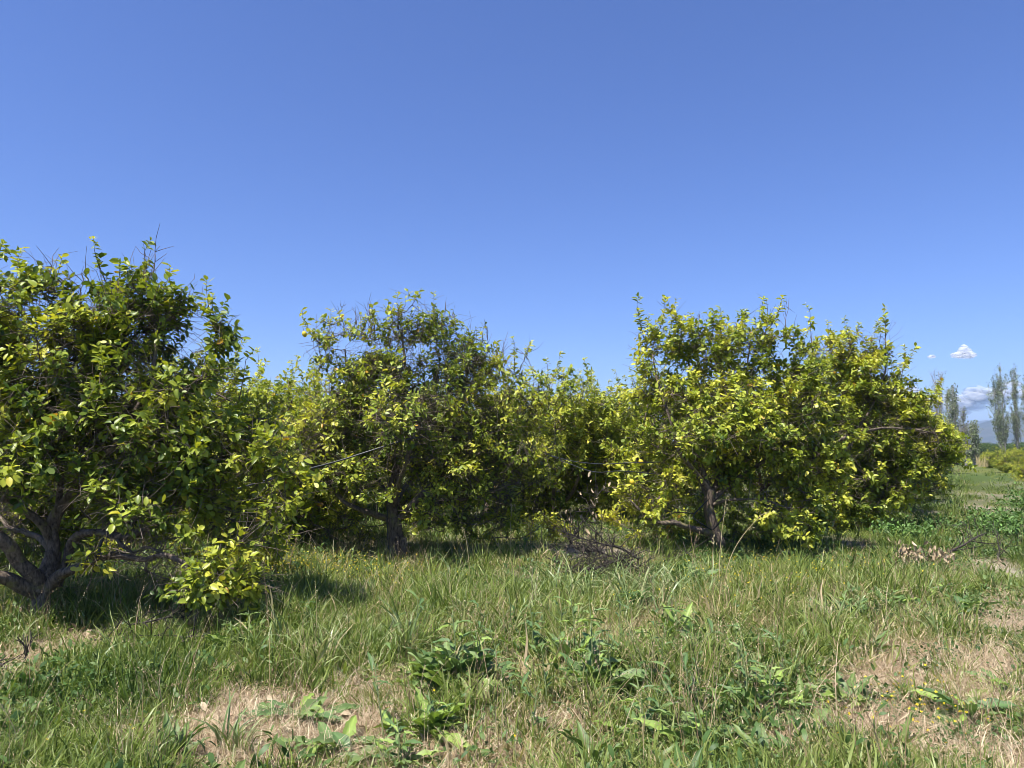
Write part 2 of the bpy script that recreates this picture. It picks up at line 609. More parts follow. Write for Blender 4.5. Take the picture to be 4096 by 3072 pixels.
def citrus(rg, base, limbs, lobes, n_tw=330, shoots=4, leaves_per=7, leaf=.08, yellow=.45, n_bare=160, sprouts=(),
           leaf_jit=1.0, blossoms=60, depth=1.45, shell=.5, stem_r=.0032, bare_tips=()):
    """base: (x,y,z) of the tree; everything below in world coordinates, returned relative to base.
    limbs: list of (points, r0, r1); lobes: list of (centre, radius[, weight])"""
    base = np.asarray(base, float)
    nodes = []
    for P, r0, r1 in limbs:
        nodes.append(P[len(P) // 3:])
    nodes = np.concatenate(nodes)
    cen = np.array([l[0] for l in lobes])
    rad = np.array([l[1] for l in lobes])
    wt = np.array([l[2] if len(l) > 2 else 1.0 for l in lobes])
    w = wt * rad ** 2.4
    w /= w.sum()
    idx = rg.choice(len(lobes), n_tw, p=w)
    d = unit(rg.normal(size=(n_tw, 3)))
    rr = rg.random(n_tw) ** shell
    tg = cen[idx] + d * (rr * rad[idx])[:, None] * np.array([1, depth, 1])
    hole = vnoise(tg[:, 0] + tg[:, 1] * .7, tg[:, 2] * 1.2, 2.0, int(base[0] * 3) % 40 + 5) > .66
    hole &= rad[idx] > .27
    tg[hole] = tg[hole] + (centre0(cen, w) - tg[hole]) * .2
    tg[:, 2] = np.maximum(tg[:, 2], base[2] + .22)
    tg[:, 2] += (rg.random(n_tw) < .10) * rg.uniform(0, .30, n_tw) * (tg[:, 2] > cen[idx][:, 2])
    centre = np.average(cen, axis=0, weights=w)
    # connect nearest first
    dist = np.array([np.min(np.linalg.norm(nodes - t, axis=1)) for t in tg])
    tb = Tubes()
    ndir = []
    for q in np.argsort(dist):
        t = tg[q]
        dd = np.linalg.norm(nodes - t, axis=1)
        low = np.where(nodes[:, 2] > t[2] + .15, .35, 0)
        j = np.argmin(dd + low)
        s = nodes[j]
        ln = np.linalg.norm(t - s)
        if ln < .05:
            ndir.append((q, unit(t - centre)))
            continue
        outw = unit(t - s)
        mid = (s + t) / 2 + rg.normal(size=3) * ln * .13 + np.array([0, 0, -.10 * ln])
        k = 4 + int(ln * 5)
        u = np.linspace(0, 1, k)[:, None]
        P = (1 - u) ** 2 * s + 2 * u * (1 - u) * mid + u * u * t
        P[1:-1] += rg.normal(size=(k - 2, 3)) * .012
        r0 = min(.004 + .0095 * ln, .03)
        tb.tube(P, np.linspace(r0, stem_r, k), 5 if r0 > .012 else 4, cap=False)
        nodes = np.concatenate([nodes, P[1:]])
        ndir.append((q, unit(P[-1] - P[-2])))
    order = np.array([a for a, b in ndir])
    dirs = np.array([b for a, b in ndir])
    tips = tg[order]
    # shoots
    n = len(tips)
    S = np.repeat(tips, shoots, 0)
    D = np.repeat(dirs, shoots, 0) * .6 + unit(S - centre) * .5 + np.array([0, 0, .55]) + rg.normal(size=(n * shoots, 3)) * .62
    D = unit(D)
    ln = rg.uniform(.10, .26, n * shoots)
    S = S - D * .02 + rg.normal(size=S.shape) * .03
    cl_t = np.repeat(rg.normal(size=n) * .08 + (fbm(tips[:, 0] + tips[:, 1], tips[:, 2], 1.6, 31) - .5) * .55, shoots)
    # upright sprouts above the crown
    if len(sprouts):
        sp = np.array([s[0] for s in sprouts])
        sl = np.array([s[1] for s in sprouts])
        for p, l in zip(sp, sl):
            j = np.argmin(np.linalg.norm(nodes - (p - np.array([0, 0, l])), axis=1))
            a = nodes[j]
            k = 9
            u = np.linspace(0, 1, k)[:, None]
            mid = np.array([(a[0] * .3 + p[0] * .7), (a[1] * .3 + p[1] * .7), a[2] * .6 + p[2] * .4])
            P = (1 - u) ** 2 * a + 2 * u * (1 - u) * mid + u * u * p
            tb.tube(P, np.linspace(.007, .0028, k), 4, cap=False)
            m = max(3, int(l / .075))
            for h in range(m):
                q = P[int((1 - (h / m) * min(1, l / (np.linalg.norm(p - a) + 1e-6))) * (k - 1))]
                S = np.vstack([S, q])
                dv = unit(unit(P[-1] - P[-3]) + rg.normal(size=3) * .35 + (np.array([0, 0, .4]) if h == 0 else 0))
                D = np.vstack([D, dv])
                ln = np.append(ln, .13 if h == 0 else .08)
                cl_t = np.append(cl_t, rg.normal() * .1 + .03)
    for p in bare_tips:
        j = np.argmin(np.linalg.norm(nodes - (np.asarray(p) - np.array([0, 0, .4])), axis=1))
        a = nodes[j]
        P = np.linspace(a, p, 8)
        P[1:-1] += rg.normal(size=(6, 3)) * .012
        tb.tube(P, np.linspace(.006, .0022, 8), 4, cap=False)
        for q in range(6):
            i = rg.integers(2, 7)
            e = P[i] + unit(rg.normal(size=3) * .5 + np.array([0, 0, 1.0])) * rg.uniform(.1, .3)
            tb.tube(np.array([P[i], (P[i] + e) / 2 + rg.normal(size=3) * .01, e]), [.003, .0025, .0015], 4, cap=False)
    E = S + D * ln[:, None]
    tw = Tubes()
    tw.prisms(S, E, stem_r * .9, stem_r * .5)
    # leaves
    ns = len(S)
    kk = leaves_per
    f = (np.arange(kk)[None, :] + rg.uniform(-.3, .3, (ns, kk))) / kk
    pos = S[:, None] + D[:, None] * (ln[:, None] * np.clip(.12 + f * .9, 0, 1))[..., None]
    ang = rg.uniform(0, 6.28, (ns, 1)) + np.arange(kk)[None] * 2.4 + rg.normal(size=(ns, kk)) * .35
    ref = np.where(np.abs(D[:, 2:3]) < .9, np.array([[0, 0, 1.0]]), np.array([[1.0, 0, 0]]))
    U = unit(np.cross(D, ref))
    W = np.cross(D, U)
    side = np.cos(ang)[..., None] * U[:, None] + np.sin(ang)[..., None] * W[:, None]
    ld = unit(side * .95 + D[:, None] * (.30 + .55 * f[..., None]) + np.array([0, 0, -.12]) + rg.normal(size=(ns, kk, 3)) * .18)
    nr = D[:, None] * .55 + np.array([0, 0, .75]) + rg.normal(size=(ns, kk, 3)) * .42
    sz = leaf * rg.uniform(.62, 1.3, (ns, kk)) * leaf_jit * (1.05 - .3 * np.abs(f - .5))
    pos = pos.reshape(-1, 3)
    ld = ld.reshape(-1, 3)
    nr = nr.reshape(-1, 3)
    sz = sz.ravel()
    tt = np.repeat(cl_t, kk)
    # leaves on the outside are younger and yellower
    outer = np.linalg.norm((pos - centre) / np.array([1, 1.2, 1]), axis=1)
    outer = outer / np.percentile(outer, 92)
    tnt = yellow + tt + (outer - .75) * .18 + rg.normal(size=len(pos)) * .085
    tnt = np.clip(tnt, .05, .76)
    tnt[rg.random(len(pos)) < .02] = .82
    tnt[rg.random(len(pos)) < .003] = 1.0
    keep = pos[:, 2] > base[2] + .12
    pos, ld, nr, sz, tnt = pos[keep], ld[keep], nr[keep], sz[keep], tnt[keep]
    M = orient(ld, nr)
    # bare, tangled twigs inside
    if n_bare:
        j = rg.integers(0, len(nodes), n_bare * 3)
        A = nodes[j]
        dr = unit(rg.normal(size=A.shape) + np.array([0, 0, .15]))
        B = A + dr * rg.uniform(.08, .34, len(A))[:, None]
        C = B + unit(dr + rg.normal(size=A.shape) * .6) * rg.uniform(.05, .2, len(A))[:, None]
        tb.prisms(A, B, .0034, .0022)
        tb.prisms(B, C, .0022, .0012)
    bl = None
    if blossoms:
        j = rg.choice(ns, min(ns, blossoms * 4))
        top = E[j][:, 2]
        j = j[np.argsort(-top + rg.random(len(j)) * 1.2)][:blossoms]
        bl = E[j] + D[j] * .02
    return dict(base=base, wood=tb, shoots=tw, pos=pos - base, M=M, size=sz, tint=tnt, bl=(bl - base if bl is not None else None))


def shift_tubes(tb, base):
    tb.V = [v - base for v in tb.V]


LEAF_VARS = []
for q, c in enumerate([.22, .36, .45, .55, .66, .80]):
    V, Fa = leaf_template(.16 + .03 * (q % 3), .16 + .05 * (q % 4), .25 + .02 * (q % 3))
    me = mesh_uniform("leaf", V, Fa, M_LEAF)
    set_color(me, np.repeat(palette(np.array([c])), len(V), 0))
    LEAF_VARS.append((c, me))

_PV = []
_PF = []
for q in range(5):
    a = q / 5 * 2 * math.pi
    b = len(_PV)
    for (rr, da, z) in [(0, 0, 0), (.6, -.38, .25), (1.0, 0, .35), (.6, .38, .25)]:
        _PV.append((rr * math.cos(a + da), rr * math.sin(a + da), z))
    _PF.append((b, b + 1, b + 2, b + 3))
STARV = np.array(_PV)
STARF = np.array(_PF)


def star_mesh(name, P, size, mat, rg):
    n = len(P)
    M = orient(rg.normal(size=(n, 3)), rg.normal(size=(n, 3)) * .5 + np.array([0, 0, 1.0]))
    V, Fa = place(STARV, STARF, np.asarray(P), M, np.asarray(size))
    return mesh_uniform(name, V, Fa, mat)


def build_tree(name, d, limbs, label, cat="tree", group=None, n_parts=0, rg=None, limb_parts=True, dark=False):
    b = d['base']
    root = empty(name, tuple(b), label, cat, group)
    for k, (P, r0, r1) in enumerate(limbs):
        tb = Tubes()
        P = P - b
        n = len(P)
        rads = (r0 + (r1 - r0) * np.linspace(0, 1, n) ** .8) * .88
        if k == 0:
            rads[:max(2, n // 6)] *= np.linspace(1.35, 1.0, max(2, n // 6))
        tb.tube(P, rads, 14 if r0 > .05 else 8, lump=.22 if r0 > .03 else .12)
        link("trunk" if k == 0 else "limb", tb.mesh("trunk" if k == 0 else "limb", M_BARK), root)
    shift_tubes(d['wood'], b)
    link("twigs", d['wood'].mesh("twigs", M_TWIG), root, kind='stuff')
    shift_tubes(d['shoots'], b)
    link("shoots", d['shoots'].mesh("shoots", M_GREENTWIG), root, kind='stuff')
    pos, M, sz, tn = d['pos'], d['M'], d['size'], d['tint']
    if n_parts:
        sr = np.random.default_rng(9)
        for k in (1, 2, 3, 3, 4, 6, 7, 8, 8, 9):
            P = limbs[k][0] - b
            i = int(len(P) * sr.uniform(.25, .7))
            rr_s = (limbs[k][1] * .8) * (1 - .5 * i / len(P))
            dv = unit(sr.normal(size=3) * .6 + np.array([0, -.5, .8]))
            st = Tubes()
            st.tube(np.array([P[i], P[i] + dv * rr_s * 1.1, P[i] + dv * (rr_s + sr.uniform(.03, .09))]), np.array([.6, .42, .36]) * rr_s, 8, lump=.12)
            link("pruned_stub", st.mesh("pruned_stub", M_BARK), root)
        cp = np.array([0, 0, CAM_H]) - b
        dd = np.linalg.norm(pos - cp, axis=1)
        px = 512 + F * (pos[:, 0] + b[0]) / (pos[:, 1] + b[1])
        facing = np.abs(np.sum(M[:, :, 2] * unit(cp - pos), 1))
        score = sz / dd * (.4 + facing)
        score[px < 3] = 0
        top = np.argsort(-score)[:n_parts]
        mask = np.ones(len(pos), bool)
        mask[top] = False
        cs = np.array([c for c, m in LEAF_VARS])
        for i in top:
            me = LEAF_VARS[int(np.argmin(np.abs(cs - tn[i])))][1]
            o = link("leaf", me, root)
            m4 = Matrix([[*(M[i, r] * sz[i]), pos[i, r]] for r in range(3)] + [[0, 0, 0, 1]])
            o.matrix_basis = m4
        pos, M, sz, tn = pos[mask], M[mask], sz[mask], tn[mask]
    rr2 = np.random.default_rng(len(pos))
    wx = rr2.uniform(.72, 1.3, len(pos))
    wz = rr2.uniform(-.4, 2.4, len(pos))
    Tn = LV[None] * np.stack([wx, np.ones(len(pos)), wz], -1)[:, None, :]
    Tn[:, :, 0] += (rr2.normal(size=len(pos)) * .12)[:, None] * LV[None, :, 1] ** 2
    V = np.einsum('nij,nkj->nki', M, Tn) * sz[:, None, None] + pos[:, None, :]
    Fa = (np.arange(len(pos))[:, None, None] * 8 + LF[None]).reshape(-1, 3)
    V = V.reshape(-1, 3)
    me = mesh_uniform("crown", V, Fa, M_LEAF)
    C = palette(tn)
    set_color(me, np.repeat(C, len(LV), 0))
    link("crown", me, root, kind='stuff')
    if d['bl'] is not None and len(d['bl']):
        rg = rg or rng
        link("blossoms", star_mesh("blossoms", d['bl'], rg.uniform(.010, .017, len(d['bl'])), M_PETAL, rg), root, kind='stuff')
    return root


def copy_tree(o, parent=None):
    c = o.copy()
    COL.objects.link(c)
    c.parent = parent
    for ch in o.children:
        copy_tree(ch, c)
    return c


def limb_px(pts, r0, r1, wob=.006):
    return (smooth_path([at(*p) for p in pts], .05, wob), r0, r1)


def lobes_px(ls, Y):
    res = []
    for l in ls:
        px, py, r = l[:3]
        dy = l[3] if len(l) > 3 else 0
        w = l[4] if len(l) > 4 else 1
        res.append((at(px, py, Y + dy), r / F * Y, w))
    return res


# ------------------------------------------------------------------ ground
def build_ground():
    def axis(lo, hi, step, far, n):
        mid = np.arange(lo, hi + 1e-6, step)
        a = np.geomspace(step, far, n)
        return np.concatenate([(lo - a)[::-1], mid, hi + a])
    xs = axis(-9, 10, .09, 6500, 46)
    ys = axis(2, 16, .09, 6500, 46)
    X, Y = np.meshgrid(xs, ys)
    Z = gh(X, Y)
    nx, ny = len(xs), len(ys)
    V = np.stack([X, Y, Z], -1).reshape(-1, 3)
    i = np.arange(ny - 1)[:, None] * nx
    j = np.arange(nx - 1)[None, :]
    Fa = np.stack([i + j, i + j + 1, i + nx + j + 1, i + nx + j], -1).reshape(-1, 4)
    me = mesh_uniform("ground", V, Fa, ground_mat(), True)
    set_float(me, dryness(V[:, 0], V[:, 1]), 'dry')
    r = np.hypot(V[:, 0], V[:, 1])
    set_float(me, np.clip((r - 25) / 25, 0, 1), 'far')
    link("ground", me, kind='structure')


build_ground()


# hills: height fields in the distance
def hill(name, dist, prof, depth, mat, seed, label=None):
    px = np.array([p[0] for p in prof], float)
    hy = np.array([p[1] for p in prof], float)
    n = 260
    m = 40
    xs = np.linspace(px[0], px[-1], n)
    top = np.interp(xs, px, hy)
    V = []
    for k in range(m):
        v = k / (m - 1)
        Y = dist - depth / 2 + depth * v
        prof_v = math.sin(math.pi * v) ** .8
        X = (xs - 512) / F * dist * (1 + (v - .5) * .02)
        h = (443.5 - top) / F * dist + CAM_H
        nz = (fbm(X, np.full(n, Y), 1 / 260.0, seed) - .5)
        nz2 = (fbm(X, np.full(n, Y), 1 / 70.0, seed + 5) - .5)
        Z = -70 + (h + 70) * prof_v + (nz * .38 + nz2 * .14) * h * (.3 + .7 * math.sin(math.pi * v)) * (0 if k in (0, m - 1) else 1)
        Z = np.maximum(Z, -75) if 0 < k < m - 1 else np.full(n, -75.0)
        V.append(np.stack([X, np.full(n, Y), Z], -1))
    V = np.concatenate(V)
    i = np.arange(m - 1)[:, None] * n
    j = np.arange(n - 1)[None]
    Fa = np.stack([i + j, i + j + 1, i + n + j + 1, i + n + j], -1).reshape(-1, 4)
    link(name, mesh_uniform(name, V, Fa, mat, True), kind='structure')


M_HILL = solid_mat("hill_scrub", (.018, .028, .018), .95, scale=.012, col2=(.075, .07, .05))
hill("mountain", 3400, [(860, 446), (900, 441), (940, 437), (963, 434), (980, 428.5), (998, 424), (1012, 419), (1024, 414), (1060, 404),
                        (1110, 402), (1180, 410), (1260, 425), (1330, 446)], 1500, M_HILL, 3)
hill("far_mountain", 6200, [(880, 446), (930, 436), (960, 428), (975, 423.5), (986, 421.5), (1000, 423), (1030, 424), (1100, 430), (1200, 446)],
     2000, M_HILL, 9)


# clouds: puffs of soft-edged vapour far beyond the hills
def cloud_mat():
    m, nt, o = new_mat("cloud_vapour")
    L = nt.links.new
    df = N(nt, "ShaderNodeBsdfDiffuse")
    df.inputs[0].default_value = (.98, .98, .98, 1)
    tl = N(nt, "ShaderNodeBsdfTranslucent")
    tl.inputs[0].default_value = (.98, .98, .98, 1)
    ms = N(nt, "ShaderNodeMixShader")
    ms.inputs[0].default_value = .62
    tr = N(nt, "ShaderNodeBsdfTransparent")
    lw = N(nt, "ShaderNodeLayerWeight")
    lw.inputs[0].default_value = .5
    r = N(nt, "ShaderNodeMapRange")
    r.inputs[1].default_value = .55
    r.inputs[2].default_value = 1.30
    r.inputs[3].default_value = .18
    r.inputs[4].default_value = 1.0
    mx = N(nt, "ShaderNodeMixShader")
    tc = N(nt, "ShaderNodeTexCoord")
    no = N(nt, "ShaderNodeTexNoise")
    no.inputs['Scale'].default_value = .013
    no.inputs['Detail'].default_value = 7
    L(tc.outputs['Object'], no.inputs['Vector'])
    mm = N(nt, "ShaderNodeMath", operation='MULTIPLY_ADD')
    mm.inputs[1].default_value = 1.1
    L(no.outputs['Fac'], mm.inputs[0])
    L(lw.outputs['Facing'], mm.inputs[2])
    L(mm.outputs[0], r.inputs[0])
    L(r.outputs[0], mx.inputs[0])
    L(df.outputs[0], ms.inputs[1])
    L(tl.outputs[0], ms.inputs[2])
    L(ms.outputs[0], mx.inputs[1])
    L(tr.outputs[0], mx.inputs[2])
    L(mx.outputs[0], o.inputs[0])
    return m


M_CLOUD = cloud_mat()


def ico(sub=2):
    import bmesh
    bm = bmesh.new()
    bmesh.ops.create_icosphere(bm, subdivisions=sub, radius=1)
    V = np.array([v.co[:] for v in bm.verts])
    Fa = np.array([[v.index for v in f.verts] for f in bm.faces])
    bm.free()
    return V, Fa


IV, IF = ico(3)


def cloud(puffs, dist, label, flat=1.0):
    Vs, Fs = [], []
    n = 0
    c0 = at(puffs[0][0], puffs[0][1], dist)
    for px, py, r in puffs:
        r = r * 1.25
        c = at(px, py, dist + random.uniform(-1, 1) * 120)
        rr = r / F * dist
        s = 1 + .12 * np.sin(IV[:, 0] * 5 + px) * np.cos(IV[:, 2] * 6 + py)
        V = IV * s[:, None] * rr * np.array([1.25, 1.1, .8 * flat]) + c - c0
        Vs.append(V)
        Fs.append(IF + n)
        n += len(V)
    o = link("cloud", mesh_uniform("cloud", np.concatenate(Vs), np.concatenate(Fs), M_CLOUD, True), None, label, "cloud",
             "small clouds low over the mountains")
    o.location = c0
    return o


CD = 9500
cr = random.Random(5)
cloud([(955, 355.5, 3), (958, 354.5, 3.3), (961, 354, 3.2), (964, 350, 4), (967, 352, 4), (970, 354, 3.4), (973, 355, 2.6), (960, 356.5, 2.6),
       (966, 356, 3), (971, 356.5, 2.4), (964, 346.5, 2.2)], CD, "small bright white peaked cloud alone in the blue sky at right")
cloud([(930, 357, 1.7), (932, 356.3, 2), (933.5, 356.8, 1.5)], CD, "tiny faint wisp of cloud left of the small peaked cloud")
pf = []
for k in range(120):
    x = 900 + cr.random() * 215
    y = 401 + cr.gauss(0, 5) - (4 if x > 975 else 0)
    pf.append((x, min(y, 412), cr.uniform(4, 8.5)))
cloud(pf, CD, "long low white cloud bank behind the poplars", .7)

# ------------------------------------------------------------------ THE TREES
# -- nearest tree at left
LB = np.append(ground_pt(41, 620), 0.0)
LB[2] = float(gh(LB[0], LB[1])) - .03
YL = LB[1]
limbsL = [
    (smooth_path([LB, at(42, 603, YL), at(43, 588, YL), at(49, 570, YL + .05), at(52, 552, YL + .1)], .04, .002), .105, .075),
    limb_px([(44, 594, YL), (30, 589, YL - .1), (10, 579, YL - .25), (-12, 575, YL - .4), (-45, 560, YL - .6)], .075, .05),
    limb_px([(43, 588, YL - .02), (30, 572, YL - .12), (18, 560, YL - .2), (8, 545, YL - .3), (-2, 536, YL - .35), (-25, 515, YL - .4), (-40, 470, YL - .3)], .082, .04),
    limb_px([(51, 560, YL + .1), (53, 545, YL + .1), (51, 533, YL + .1), (58, 513, YL + .12), (70, 497, YL + .15), (80, 479, YL + .2),
             (83, 455, YL + .2), (82, 425, YL + .25), (88, 380, YL + .3), (84, 330, YL + .3)], .072, .016),
    limb_px([(52, 540, YL + .1), (44, 527, YL + .02), (30, 514, YL - .05), (13, 502, YL - .15), (-5, 494, YL - .2), (-30, 450, YL - .2), (-20, 380, YL - .1)], .05, .018),
    limb_px([(50, 548, YL + .2), (40, 538, YL + .35), (24, 532, YL + .6), (5, 524, YL + .9), (-10, 500, YL + 1.1)], .04, .018),
    limb_px([(76, 488, YL + .2), (88, 472, YL + .1), (100, 456, YL), (113, 448, YL - .1), (128, 425, YL - .15), (150, 380, YL - .1), (160, 320, YL)], .045, .012),
    limb_px([(56, 585, YL + .15), (66, 562, YL + .15), (70, 545, YL + .1), (81, 534, YL), (103, 533, YL - .1), (118, 536, YL - .1), (140, 532, YL), (175, 505, YL + .2), (210, 470, YL + .3)], .058, .018),
    limb_px([(44, 592, YL), (62, 574, YL - .1), (84, 566, YL - .2), (102, 557, YL - .3), (122, 556, YL - .35), (145, 559, YL - .4), (163, 555, YL - .45),
             (190, 565, YL - .5), (214, 573, YL - .5), (228, 585, YL - .5), (241, 597, YL - .5)], .062, .008),
    limb_px([(118, 540, YL - .1), (121, 544, YL - .2), (133, 552, YL - .3), (145, 547, YL - .35), (164, 554, YL - .4)], .022, .012),
    limb_px([(145, 559, YL - .4), (146, 566, YL - .4), (148, 572, YL - .38), (170, 580, YL - .35)], .010, .004, .004),
    limb_px([(83, 445, YL + .2), (110, 420, YL + .5), (150, 400, YL + .8), (200, 390, YL + .9), (230, 400, YL + .9)], .03, .01),
    limb_px([(70, 497, YL + .15), (100, 480, YL + .6), (140, 470, YL + 1.0), (200, 460, YL + 1.2), (260, 470, YL + 1.0)], .035, .01),
    limb_px([(58, 513, YL + .12), (60, 470, YL + .3), (50, 420, YL + .5), (40, 360, YL + .6), (30, 310, YL + .5)], .035, .01),
]
lobL = lobes_px([(-45, 340, 70), (15, 330, 66), (70, 318, 62), (115, 306, 52), (150, 312, 42), (40, 285, 28, 0, .8), (135, 278, 24, 0, .8),
                 (95, 375, 75), (165, 372, 52), (212, 372, 38), (215, 325, 20, 0, .7), (35, 410, 66), (125, 430, 66), (190, 430, 56), (245, 425, 38, .2),
                 (262, 458, 36), (282, 485, 26, -.2), (215, 485, 46, .2), (150, 480, 38, .3), (18, 470, 26, -.5, .9), (-30, 450, 50),
                 (213, 562, 23, -.55, 2.0), (195, 548, 14, -.5, 1.5), (240, 556, 16, -.5, 1.5), (200, 585, 10, -.5, 2), (128, 492, 20, -.6, 1.7), (120, 520, 13, -.5, .9),
                 (92, 545, 9, -.5, 2), (250, 500, 30, .3), (60, 450, 30, .9, .8), (235, 520, 28, 1.0), (180, 520, 26, 1.4), (270, 520, 24, 1.2), (225, 570, 16, -.5, 2.5), (205, 545, 14, -.55, 2), (250, 565, 12, -.5, 2.5), (60, 490, 30, 1.3), (0, 500, 30, 1.3), (258, 440, 28, -.1), (284, 458, 20, -.2, 1.3), (290, 484, 17, -.2, 1.3), (268, 500, 18, -.1), (145, 500, 26, .5), (110, 500, 22, .9), (150, 540, 16, 1.2), (20, 450, 24, -.7, 2.4), (100, 465, 22, -.5), (160, 515, 16, -.4, 1.2), (175, 560, 12, .4), (190, 540, 22, 1.6), (240, 540, 24, 1.6), (20, 420, 40, -.4), (10, 475, 22, -.6, 1.4), (215, 560, 22, -.5, 2.2), (236, 575, 14, -.5, 2.5), (180, 565, 14, -.5, 2), (262, 562, 12, -.4, 2), (262, 545, 22, 2.3), (215, 548, 20, 2.0), (160, 545, 18, 2.2), (110, 540, 16, 2.4), (285, 530, 20, 1.6), (130, 505, 18, -.5, 1.6)], YL)
spL = [(at(95, 240, YL), .35), (at(145, 241, YL), .45), (at(60, 258, YL + .2), .3), (at(18, 250, YL), .3), (at(207, 282, YL), .45),
       (at(213, 297, YL), .3), (at(170, 268, YL), .3), (at(246, 350, YL), .3), (at(120, 262, YL - .2), .3), (at(184, 292, YL), .3),
       (at(-10, 255, YL), .35)]
rgL = np.random.default_rng(11)
spL = [(p - np.array([0, 0, .10]), l) for p, l in spL]
lobL = [(c - np.array([0, 0, .12]), r * .95, w) for c, r, w in lobL]
dL = citrus(rgL, LB, limbsL, lobL, n_tw=820, shoots=4, leaves_per=8, leaf=.077, yellow=.53, n_bare=2200, sprouts=spL, bare_tips=[at(*q, YL) for q in [(160, 246), (151, 250), (86, 262), (50, 262)]], blossoms=130, depth=1.35)
tL = build_tree("lemon_tree", dL, limbsL, "nearest and largest lemon tree at far left, thick forked limbs spreading from a low trunk", group="lemon trees of the grove",
                n_parts=300, rg=rgL)

# -- centre tree
CB = np.append(ground_pt(398, 560), 0.0)
CB[2] = float(gh(CB[0], CB[1])) - .03
YC = CB[1]
limbsC = [
    (smooth_path([CB, at(398, 548, YC), at(396, 532, YC), at(394, 518, YC)], .05, .002), .125, .105),
    limb_px([(394, 522, YC), (391, 508, YC), (390, 498, YC), (392, 485, YC), (396, 471, YC), (398, 455, YC), (402, 420, YC), (405, 375, YC), (402, 330, YC)], .085, .012),
    limb_px([(397, 520, YC), (403, 514, YC), (412, 505, YC - .1), (424, 493, YC - .1), (440, 475, YC), (455, 440, YC), (462, 390, YC)], .065, .012),
    limb_px([(393, 522, YC), (386, 518, YC), (373, 514, YC - .1), (356, 508, YC - .2), (342, 500, YC - .2), (330, 480, YC - .1), (320, 430, YC)], .055, .012),
    limb_px([(392, 500, YC), (378, 480, YC + .4), (360, 450, YC + .7), (350, 400, YC + .6), (345, 350, YC + .3)], .045, .01),
    limb_px([(396, 505, YC), (410, 480, YC + .5), (440, 450, YC + 1.0), (480, 430, YC + 1.0), (505, 400, YC + .8)], .045, .01),
    limb_px([(394, 505, YC - .05), (400, 480, YC - .4), (410, 450, YC - .8), (420, 400, YC - .8)], .04, .01),
    limb_px([(405, 512, YC), (430, 505, YC - .2), (470, 498, YC - .1), (510, 485, YC)], .04, .01),
    limb_px([(402, 562, YC - .08), (403, 550, YC - .09), (404, 538, YC - .09)], .06, .05, .001),
]
lobC = lobes_px([(322, 345, 18, 0, .6), (345, 365, 30), (372, 352, 28), (400, 338, 26), (432, 336, 25), (460, 362, 30), (487, 372, 24), (515, 385, 18, 0, .8),
                 (350, 405, 38), (400, 395, 42), (448, 405, 42), (492, 425, 36), (325, 430, 34), (370, 450, 40), (420, 452, 40), (468, 460, 38),
                 (512, 455, 28), (335, 478, 28), (300, 455, 24), (440, 492, 22, -.3), (480, 495, 24), (380, 495, 18, -.3), (355, 480, 20, -.5, 1.4), (420, 515, 11, -.4, 1),
                 (525, 425, 20), (400, 420, 30, -1.0), (430, 530, 8, -.3, 1), (310, 500, 22, .6), (350, 512, 18, .6, .8), (460, 515, 18, .5), (505, 510, 22, .6), (400, 500, 24, 1.0), (530, 448, 26), (545, 485, 22, .4), (292, 472, 22), (535, 402, 16), (300, 520, 18, .9, .7), (335, 530, 14, .5, .7), (530, 515, 20, .9), (480, 525, 14, .9), (440, 520, 14, 1.2), (280, 532, 16, 1.3), (320, 536, 16, 1.0), (360, 532, 14, .9), (440, 532, 15, 1.0), (480, 536, 16, .8), (522, 532, 18, 1.1), (555, 528, 14, 1.2)], YC)
spC = [(at(303, 318, YC), .4), (at(331, 318, YC), .3), (at(398, 300, YC), .4), (at(434, 301, YC), .4), (at(372, 318, YC + .2), .3), (at(483, 330, YC), .3),
       (at(515, 345, YC), .45), (at(497, 350, YC), .3), (at(454, 322, YC), .3), (at(418, 316, YC), .3), (at(352, 330, YC), .3)]
rgC = np.random.default_rng(22)
dC = citrus(rgC, CB, limbsC, lobC, n_tw=1100, shoots=4, leaves_per=6, leaf=.071, yellow=.52, n_bare=3000, sprouts=spC, bare_tips=[at(*q, YC) for q in [(340, 303), (368, 302), (374, 316), (355, 312), (455, 314), (487, 326), (503, 340), (445, 308), (318, 332), (500, 352)]], blossoms=90, depth=1.35, stem_r=.004)
tC = build_tree("lemon_tree", dC, limbsC, "lemon tree in the middle with one straight dark trunk, cut stump and knot hole", group="lemon trees of the grove", rg=rgC)
tb = Tubes()
kp = at(396, 541, YC - .118) - CB
a = np.linspace(0, 2 * np.pi, 13)
tb.tube(np.stack([kp[0] + .030 * np.cos(a), np.full(13, kp[1]), kp[2] + .055 * np.sin(a)], -1), np.full(13, .016), 6, lump=.1)
link("knot", tb.mesh("knot", M_BARK), tC)

